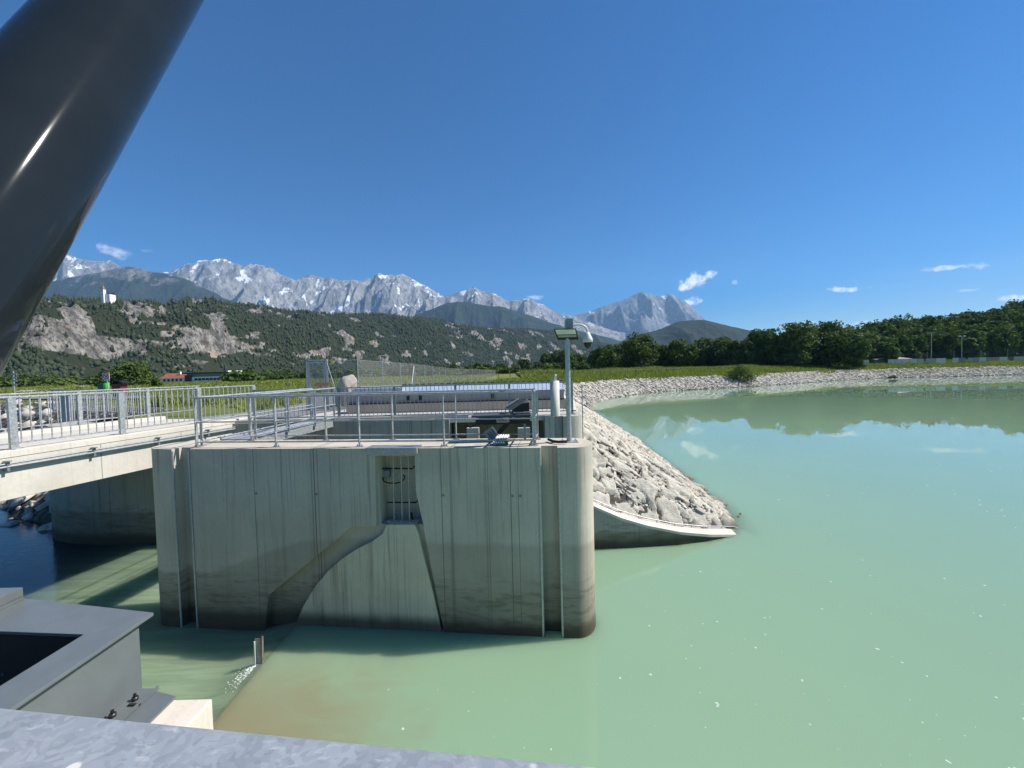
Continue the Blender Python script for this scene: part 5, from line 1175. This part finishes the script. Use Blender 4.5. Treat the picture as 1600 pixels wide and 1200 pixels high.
TR = [(860, 556, 34, 260), (880, 552, 40, 250), (902, 556, 34, 255), (936, 547, 30, 190), (958, 541, 34, 170), (1001, 526, 52, 150), (1034, 544, 34, 156), (1066, 537, 44, 150), (1099, 529, 40, 152), (1128, 530, 44, 150), (1158, 536, 42, 146), (1192, 517, 46, 146), (1219, 523, 44, 150), (1247, 508, 56, 140), (1292, 507, 66, 142), (1326, 523, 44, 138)]
protos = []
desc = ['lowest dark tree at the left end of the far tree line, left of the mast', 'dark round tree directly behind the mast', 'dark tree just right of the mast pole at the meadow edge', 'small loose tree right of the mast at the meadow edge', 'slender tree left of the first tall crown of the tree line', 'tall dark dome-shaped tree, first high crown of the far tree line', 'low rounded tree right of the first high crown', 'broad mid-height tree in the middle of the tree line', 'tree with an uneven crown in the middle of the tree line below the wooded hill', 'wide tree right of the tree line centre', 'lower tree in the dip before the tall group', 'tall tree opening the high group on the right', 'dark tree wedged in the high group above the shrub', 'tallest broad tree of the far tree line', 'widest dark tree, second to last of the far tree line', 'light-edged last tree of the tree line beside the sports ground']
for i, (px, py, w, Y) in enumerate(TR):
    p = atY(px, 572, Y); zg = gz(p.x, Y); Ht = atY(px, py, Y).z-zg; W_ = w*1.22*Y/620
    make_tree('broadleaf_tree', (p.x, Y, zg), W_, Ht*1.02, 100+i, desc[i], group='trees of the far tree line', nl=4200 if w > 40 else 2600, leaf=.34 if Y < 180 else .5, nb=46)
p = atY(1338, 560, 136); make_tree('broadleaf_tree', (p.x, 136, gz(p.x, 136)), 6.5, atY(1338, 537, 136).z-gz(p.x, 136), 140, 'yellow-green young tree closing the right end of the tree line', group='trees of the far tree line', nl=2400, nb=26, base=.04)
p = atY(1386, 560, 150); make_tree('broadleaf_tree', (p.x, 150, gz(p.x, 150)), 8, 8.3, 141, 'single lighter tree behind the low brown roof at the sports ground', nl=2400, nb=26)
p = atY(205, 590, 120); make_tree('broadleaf_tree', (p.x, 120, gz(p.x, 120)), 11.5, 6.2, 142, 'dark green round tree left of the red roofed farmhouse', nl=5000, nb=40, base=.05, leaf=.26)
p = atY(170, 590, 128); make_tree('broadleaf_tree', (p.x, 128, gz(p.x, 128)), 8, 4.6, 143, 'smaller pale green tree at the left shoulder of the round tree', nl=2600, nb=26, base=.05, leaf=.26)
p = atY(237, 595, 105); make_tree('bush', (p.x, 105, gz(p.x, 105)), 4, 2.0, 144, 'dark low bush in front of the farmhouse gable', 'bush', nl=900, nb=12, base=.05, leaf=.2)
for i, (px, py, w, Y, lab) in enumerate([(1156, 574, 46, 101, 'feathery pale shrub on the grassy shore above the gravel'), (1325, 568, 14, 133, 'small green shrub at the far gravel shore left of the driftwood'), (1396, 574, 8, 119, 'green tuft growing out of the driftwood')]):
    p = atY(px, py+8, Y); zg = gz(p.x, Y); make_tree('shrub', (p.x, Y, zg), w*Y/620, (3.2, 1.7, 1.2)[i], 150+i, lab, 'shrub', nl=2600 if w > 20 else 500, nb=26, base=.02, leaf=.13, mat=M_shrub)
# understorey below the tree line, and woodland on the rise behind
def forest_mass(name, P, Wd, Ht, nl, leaf, seed, label, tone=0):
    Vs = []; Ts = []
    base = [crown_arrays(seed+k, 1, 1, 26, nl, leaf, .05) for k in range(8)]
    r = np.random.default_rng(seed)
    for i, (p, w, h) in enumerate(zip(P, Wd, Ht)):
        V, t, _ = base[i % 8]; a = r.random()*6.28; c, s = math.cos(a), math.sin(a); sc = np.array([w, w, h])
        ctr = V.reshape(-1, 4, 3).mean(1, keepdims=True); loc = (V.reshape(-1, 4, 3)-ctr)*w; X = (ctr*sc+loc)   # leaves keep their proportions
        X = np.stack([X[..., 0]*c-X[..., 1]*s, X[..., 0]*s+X[..., 1]*c, X[..., 2]], -1).reshape(-1, 3)+p; Vs.append(X); Ts.append(np.clip(t+r.normal()*.14+tone, 0, 1))
    V = np.concatenate(Vs); o = np_mesh(name, V, np.arange(len(V)).reshape(-1, 4), M_leaf, False, {'tint': np.concatenate(Ts)}); tag(o, label, 'woodland', kind='stuff'); return o
r = np.random.default_rng(60); P = []; Wd = []; Ht = []
WR = [(1310, 514), (1320, 512), (1340, 507), (1362, 505), (1395, 497), (1432, 497), (1462, 491), (1487, 494), (1512, 487), (1550, 484), (1570, 477), (1600, 468), (1680, 455), (1800, 440), (2000, 425), (2300, 405)]
for row, (Y0_, f_) in enumerate(((168, .60), (180, .74), (195, .88), (212, 1.0), (232, .98))):
    for px in np.arange(1316, 2300, 8.5 if row < 3 else 9.5):
        pxx = px+r.uniform(-4, 4); Y = Y0_+r.uniform(-6, 6)+ (px-1316)*.02; g = atY(pxx, 560, Y); hz = atY(pxx, 566-(px-1316)*.022, Y).z
        top = atY(pxx, float(interp(WR, pxx)), Y).z; top = hz+(top-hz)*f_*r.uniform(.93, 1.03); zg = gz(g.x, Y); h = top-zg
        if h > 26: zg = top-22; h = 22
        if h < 4: continue
        P.append((g.x, Y, zg)); Wd.append(r.uniform(8, 12.5)); Ht.append(h)
forest_mass('hillside_woodland', P, Wd, Ht, 1500, .040, 300, 'dense dark broadleaf woodland rising behind the sports ground')
P = []; Wd = []; Ht = []
for px in np.arange(845, 1345, 7):
    Y = r.uniform(150, 168) if px > 945 else r.uniform(220, 255); g = atY(px+r.uniform(-4, 4), 570, Y); P.append((g.x, Y, gz(g.x, Y))); Wd.append(r.uniform(5, 9)); Ht.append(r.uniform(3.0, 8.5) if px > 945 else r.uniform(3, 6))
forest_mass('undergrowth', P, Wd, Ht, 700, .05, 320, 'dark undergrowth filling in between and below the trees of the far tree line')
P = []; Wd = []; Ht = []
for i in range(260):
    px = r.uniform(-60, 860); Y = r.uniform(200, 330) if px > 400 else r.uniform(150, 300)
    if 225 < px < 365 and Y < 262: continue
    g = atY(px, 585, Y); P.append((g.x, Y, gz(g.x, Y)-.3)); Wd.append(r.uniform(5, 11)); Ht.append(r.uniform(1.8, 4.6) if Y < 240 else r.uniform(4, 8))
forest_mass('meadow_edge_bushes', P, Wd, Ht, 500, .055, 340, 'band of bushes and small trees along the foot of the cliff hill', .12)
# ================================================================== meadow growth
def blades(name, X, Y, Hh, Wb, mat, tint, label, cat, lean=.35, seed=1):
    r = np.random.default_rng(seed); k = len(X); Z = height(X, Y)-.03; a = r.random(k)*6.283; dx = np.cos(a)*Wb/2; dy = np.sin(a)*Wb/2; lx = r.normal(size=k)*lean*Hh; ly = r.normal(size=k)*lean*Hh
    V = np.stack([np.stack([X-dx, Y-dy, Z], 1), np.stack([X+dx, Y+dy, Z], 1), np.stack([X+lx, Y+ly, Z+Hh], 1)], 1).reshape(-1, 3)
    o = np_mesh(name, V, np.arange(3*k).reshape(-1, 3), mat, False, {'tint': np.repeat(tint, 3)}); tag(o, label, cat, kind='stuff')
M_grass = mat_tint('meadow_grass', (.085, .130, .024), (.30, .32, .085), scale=.06, trans=.3)
def okgrass(X, Y):
    d = seg_dist(X, Y, BANK); h = height(X, Y); g = (h > WZ+.4) & ~inside(X, Y, SHORE) & (d > np.interp(Y, [20, 60, 100, 200], [7.6, 7.2, 5.6, 5.2])+ (fbm(X*.15, Y*.15, 3, 9)-.5)*4)
    yard = (X > -9) & (X < 2.8) & (Y < 26); road = seg_dist(X, Y, [(-10.6, 14.6), (-9.6, 18), (-9.9, 23), (-13, 28.5), (-22, 33), (-45, 40), (-80, 55)]) < 2.1
    return g & ~yard & ~road & (Y > 15) & (seg_dist(X, Y, SHORE[:5]) > 6)
k = 150000; X = rng.uniform(-70, 12, k); Y = 15+65*rng.random(k)**1.2; o_ = okgrass(X, Y); X, Y = X[o_], Y[o_]
pt1 = fbm(X*.18, Y*.18, 4, 41); pt2 = fbm(X*.05, Y*.05, 4, 42)
hh = (.10+.55*np.clip((pt1-.42)*4, 0, 1)*np.clip((pt2-.40)*6, .1, 1))*rng.uniform(.5, 1.2, len(X)); hh = np.where((X > -26) & (X < -6.9) & (Y > 24) & (Y < 60), hh*1.5+.12, hh)
blades('meadow_grass', X, Y, hh, .05+.0022*Y, M_grass, np.clip(.25+pt2*.5+rng.normal(size=len(X))*.18, 0, 1), 'rough yellow-green meadow grass and weeds left of and behind the fence', 'grass', seed=2)
k = 170000; X = rng.uniform(2, 200, k); Y = rng.uniform(60, 165, k); o_ = okgrass(X, Y) & (seg_dist(X, Y, BANK) < 45); X, Y = X[o_], Y[o_]
pt1 = fbm(X*.12, Y*.12, 4, 45)
blades('shore_grass', X, Y, (.35+.75*np.clip((pt1-.35)*3, 0, 1))*rng.uniform(.5, 1.3, len(X)), .10+.0016*Y, M_grass, np.clip(.05+pt1*.75+rng.normal(size=len(X))*.15, 0, 1), 'tall green grass and reeds above the gravel of the far shore', 'grass', .2, 5)
k = 130000; X = rng.uniform(-330, -6, k); Y = rng.uniform(60, 260, k); o_ = (np.abs(X/Y) < 1.5); X, Y = X[o_], Y[o_]; pt1 = fbm(X*.03, Y*.08, 4, 47)
blades('field_growth', X, Y, (.15+.4*np.clip((pt1-.45)*5, 0, 1))*rng.uniform(.5, 1.2, len(X)), .2+.003*Y, M_grass, np.clip(.0+pt1*.75+rng.normal(size=len(X))*.14, 0, 1), 'green field growth in the flat land before the cliff hill', 'grass', .2, 7)
# ================================================================== sports ground on the right
for i, (px, py, lab) in enumerate(((1455, 520, 'slim floodlight mast of the sports ground, left of two'), (1502.5, 525.5, 'slim floodlight mast of the sports ground with a pale twin lamp, right of two'))):
    Y = 160; p = atY(px, 562, Y); zg = gz(p.x, Y); zt_ = atY(px, py, Y).z; t = empty('floodlight_mast', (p.x, Y, zg), lab, 'mast')
    MB().tube([(p.x, Y, zg), (p.x, Y, zt_)], [.16, .10], 8).build('pole', M_galv, t); MB().bar((p.x-1.1, Y, zt_), (p.x+1.1, Y, zt_), .12, .12).build('cross_arm', M_galv, t)
    for s in (-1, 1): MB().box((p.x+s*.95, Y-.1, zt_+.1), (.7, .35, .45)).build('lamp_head', M_white if i else M_grey, t)
bn = [(1347, 1358, (.60, .57, .48)), (1387, 1398, (.66, .64, .58)), (1398, 1409, (.62, .60, .55)), (1409, 1421, (.66, .63, .55)), (1421, 1433, (.60, .60, .57)), (1433, 1444, (.50, .46, .42)), (1446, 1462, (.42, .40, .36)), (1462, 1478, (.62, .62, .58)), (1488, 1498, (.60, .58, .52)), (1498, 1509, (.20, .23, .28)), (1512, 1520, (.38, .38, .36)), (1520, 1530, (.36, .28, .26)), (1530, 1541, (.62, .60, .56)), (1541, 1549, (.30, .30, .32)), (1549, 1561, (.45, .24, .20)), (1561, 1574, (.64, .62, .56)), (1576, 1584, (.10, .10, .12)), (1584, 1600, (.45, .44, .38)), (1600, 1616, (.5, .5, .45))]
for i, (x0, x1, c) in enumerate(bn):
    Y = 147; a = atY(x0+.4, 565, Y); b = atY(x1-.4, 565, Y); yb_ = 567.2-(x0-1387)*.022; zt_ = atY(x0, yb_-5.6, Y).z; zb2 = gz((a.x+b.x)/2, Y)-.1
    o = MB().box(((a.x+b.x)/2, Y, (zb2+zt_)/2), (b.x-a.x, .08, zt_-zb2)).build('advertising_board', mat_plain('board_%02d' % i, c, .6, 0, .05, .5), None, ((a.x+b.x)/2, Y, zb2))
    ORD = 'first second third fourth fifth sixth seventh eighth ninth tenth eleventh twelfth thirteenth fourteenth fifteenth sixteenth seventeenth eighteenth nineteenth'.split()
    tag(o, ORD[i]+' advertising board from the left in the row along the sports ground', 'board', 'advertising boards along the sports ground')
Y = 152; a = atY(1365, 560, Y); b = atY(1700, 560, Y); nf = empty('ball_net_fence', (a.x, Y, 0), 'tall dark ball-catching net on posts behind the advertising boards', 'fence')
zt_ = lambda x: float(np.interp(x, [a.x, b.x], [4.2, 5.4]))
for i in range(9): x = a.x+(b.x-a.x)*i/8; MB().tube([(x, Y, gz(x, Y)-.2), (x, Y, zt_(x)+.3)], .07, 6).build('net_post', M_galv_dark, nf)
MB().add([(a.x, Y, 0), (b.x, Y, 0), (b.x, Y, zt_(b.x)), (a.x, Y, zt_(a.x))], [(0, 1, 2, 3)]).build('net', M_mesh_far, nf, fix=False)
Y = 149.5; a = atY(1366, 565, Y); b = atY(1427, 565, Y); cb2 = empty('clubhouse', ((a.x+b.x)/2, Y, 0), 'low clubhouse with a shallow brown roof behind the white boards', 'building')
zr = atY(1400, 556.5, Y).z; ze = atY(1400, 561, Y).z; m0 = atY(1388, 565, Y).x
MB().box(((a.x+b.x)/2, Y+3, ze/2), (b.x-a.x-1, 5, ze)).build('walls', mat_plain('club_wall', (.20, .20, .19), .8), cb2)
mb = MB(); mb.add([(m0-1, Y, ze), (b.x, Y, ze), (b.x, Y+6, ze), (m0-1, Y+6, ze), (m0+4, Y+3, zr), (b.x-5, Y+3, zr)], [(0, 1, 5, 4), (2, 3, 4, 5), (0, 4, 3), (1, 2, 5), (3, 2, 1, 0)]); mb.build('roof', mat_plain('brown_roof', (.26, .20, .17), .8), cb2)
MB().box(((a.x+m0)/2, Y+1.5, ze+.3), (m0-a.x, 3, .15)).build('flat_roof', M_galv, cb2)
# driftwood
q = atY(1394, 579, 119.5); zg = WZ+.2; dw = empty('driftwood', (q.x, 119.5, zg), 'dark driftwood root stranded on the far gravel shore', 'driftwood'); mb = MB(); r_ = random.Random(3)
for i in range(11):
    a = r_.uniform(-.5, .5); L_ = r_.uniform(.5, 1.5); x = q.x+r_.uniform(-1, .9); mb.tube([(x, 119.5, zg+r_.uniform(0, .4)), (x+math.cos(a)*L_*.6, 119.5+r_.uniform(-.4, .4), zg+.3+r_.uniform(0, .6)), (x+math.cos(a)*L_*r_.choice((-1, 1)), 119.5, zg+r_.uniform(.1, 1.1))], [.28, .2, .05], 7)
mb.build('roots', mat_plain('dark_wood', (.035, .028, .022), .9), dw)
# ================================================================== air
hz = MB(); hz.hexa([(-14000, -4000, -9), (17000, -4000, -9), (17000, 15000, -9), (-14000, 15000, -9), (-14000, -4000, 3300), (17000, -4000, 3300), (17000, 15000, 3300), (-14000, 15000, 3300)])
mt, n, out = newmat('haze_air'); v = n.node('ShaderNodeVolumePrincipled'); v.inputs['Color'].default_value = (.36, .62, 1.0, 1); v.inputs['Density'].default_value = HAZE; v.inputs['Anisotropy'].default_value = .1
n.l.new(v.outputs[0], out.inputs['Volume'])
if HAZE > 0: hz.build('haze', mt, kind='stuff')
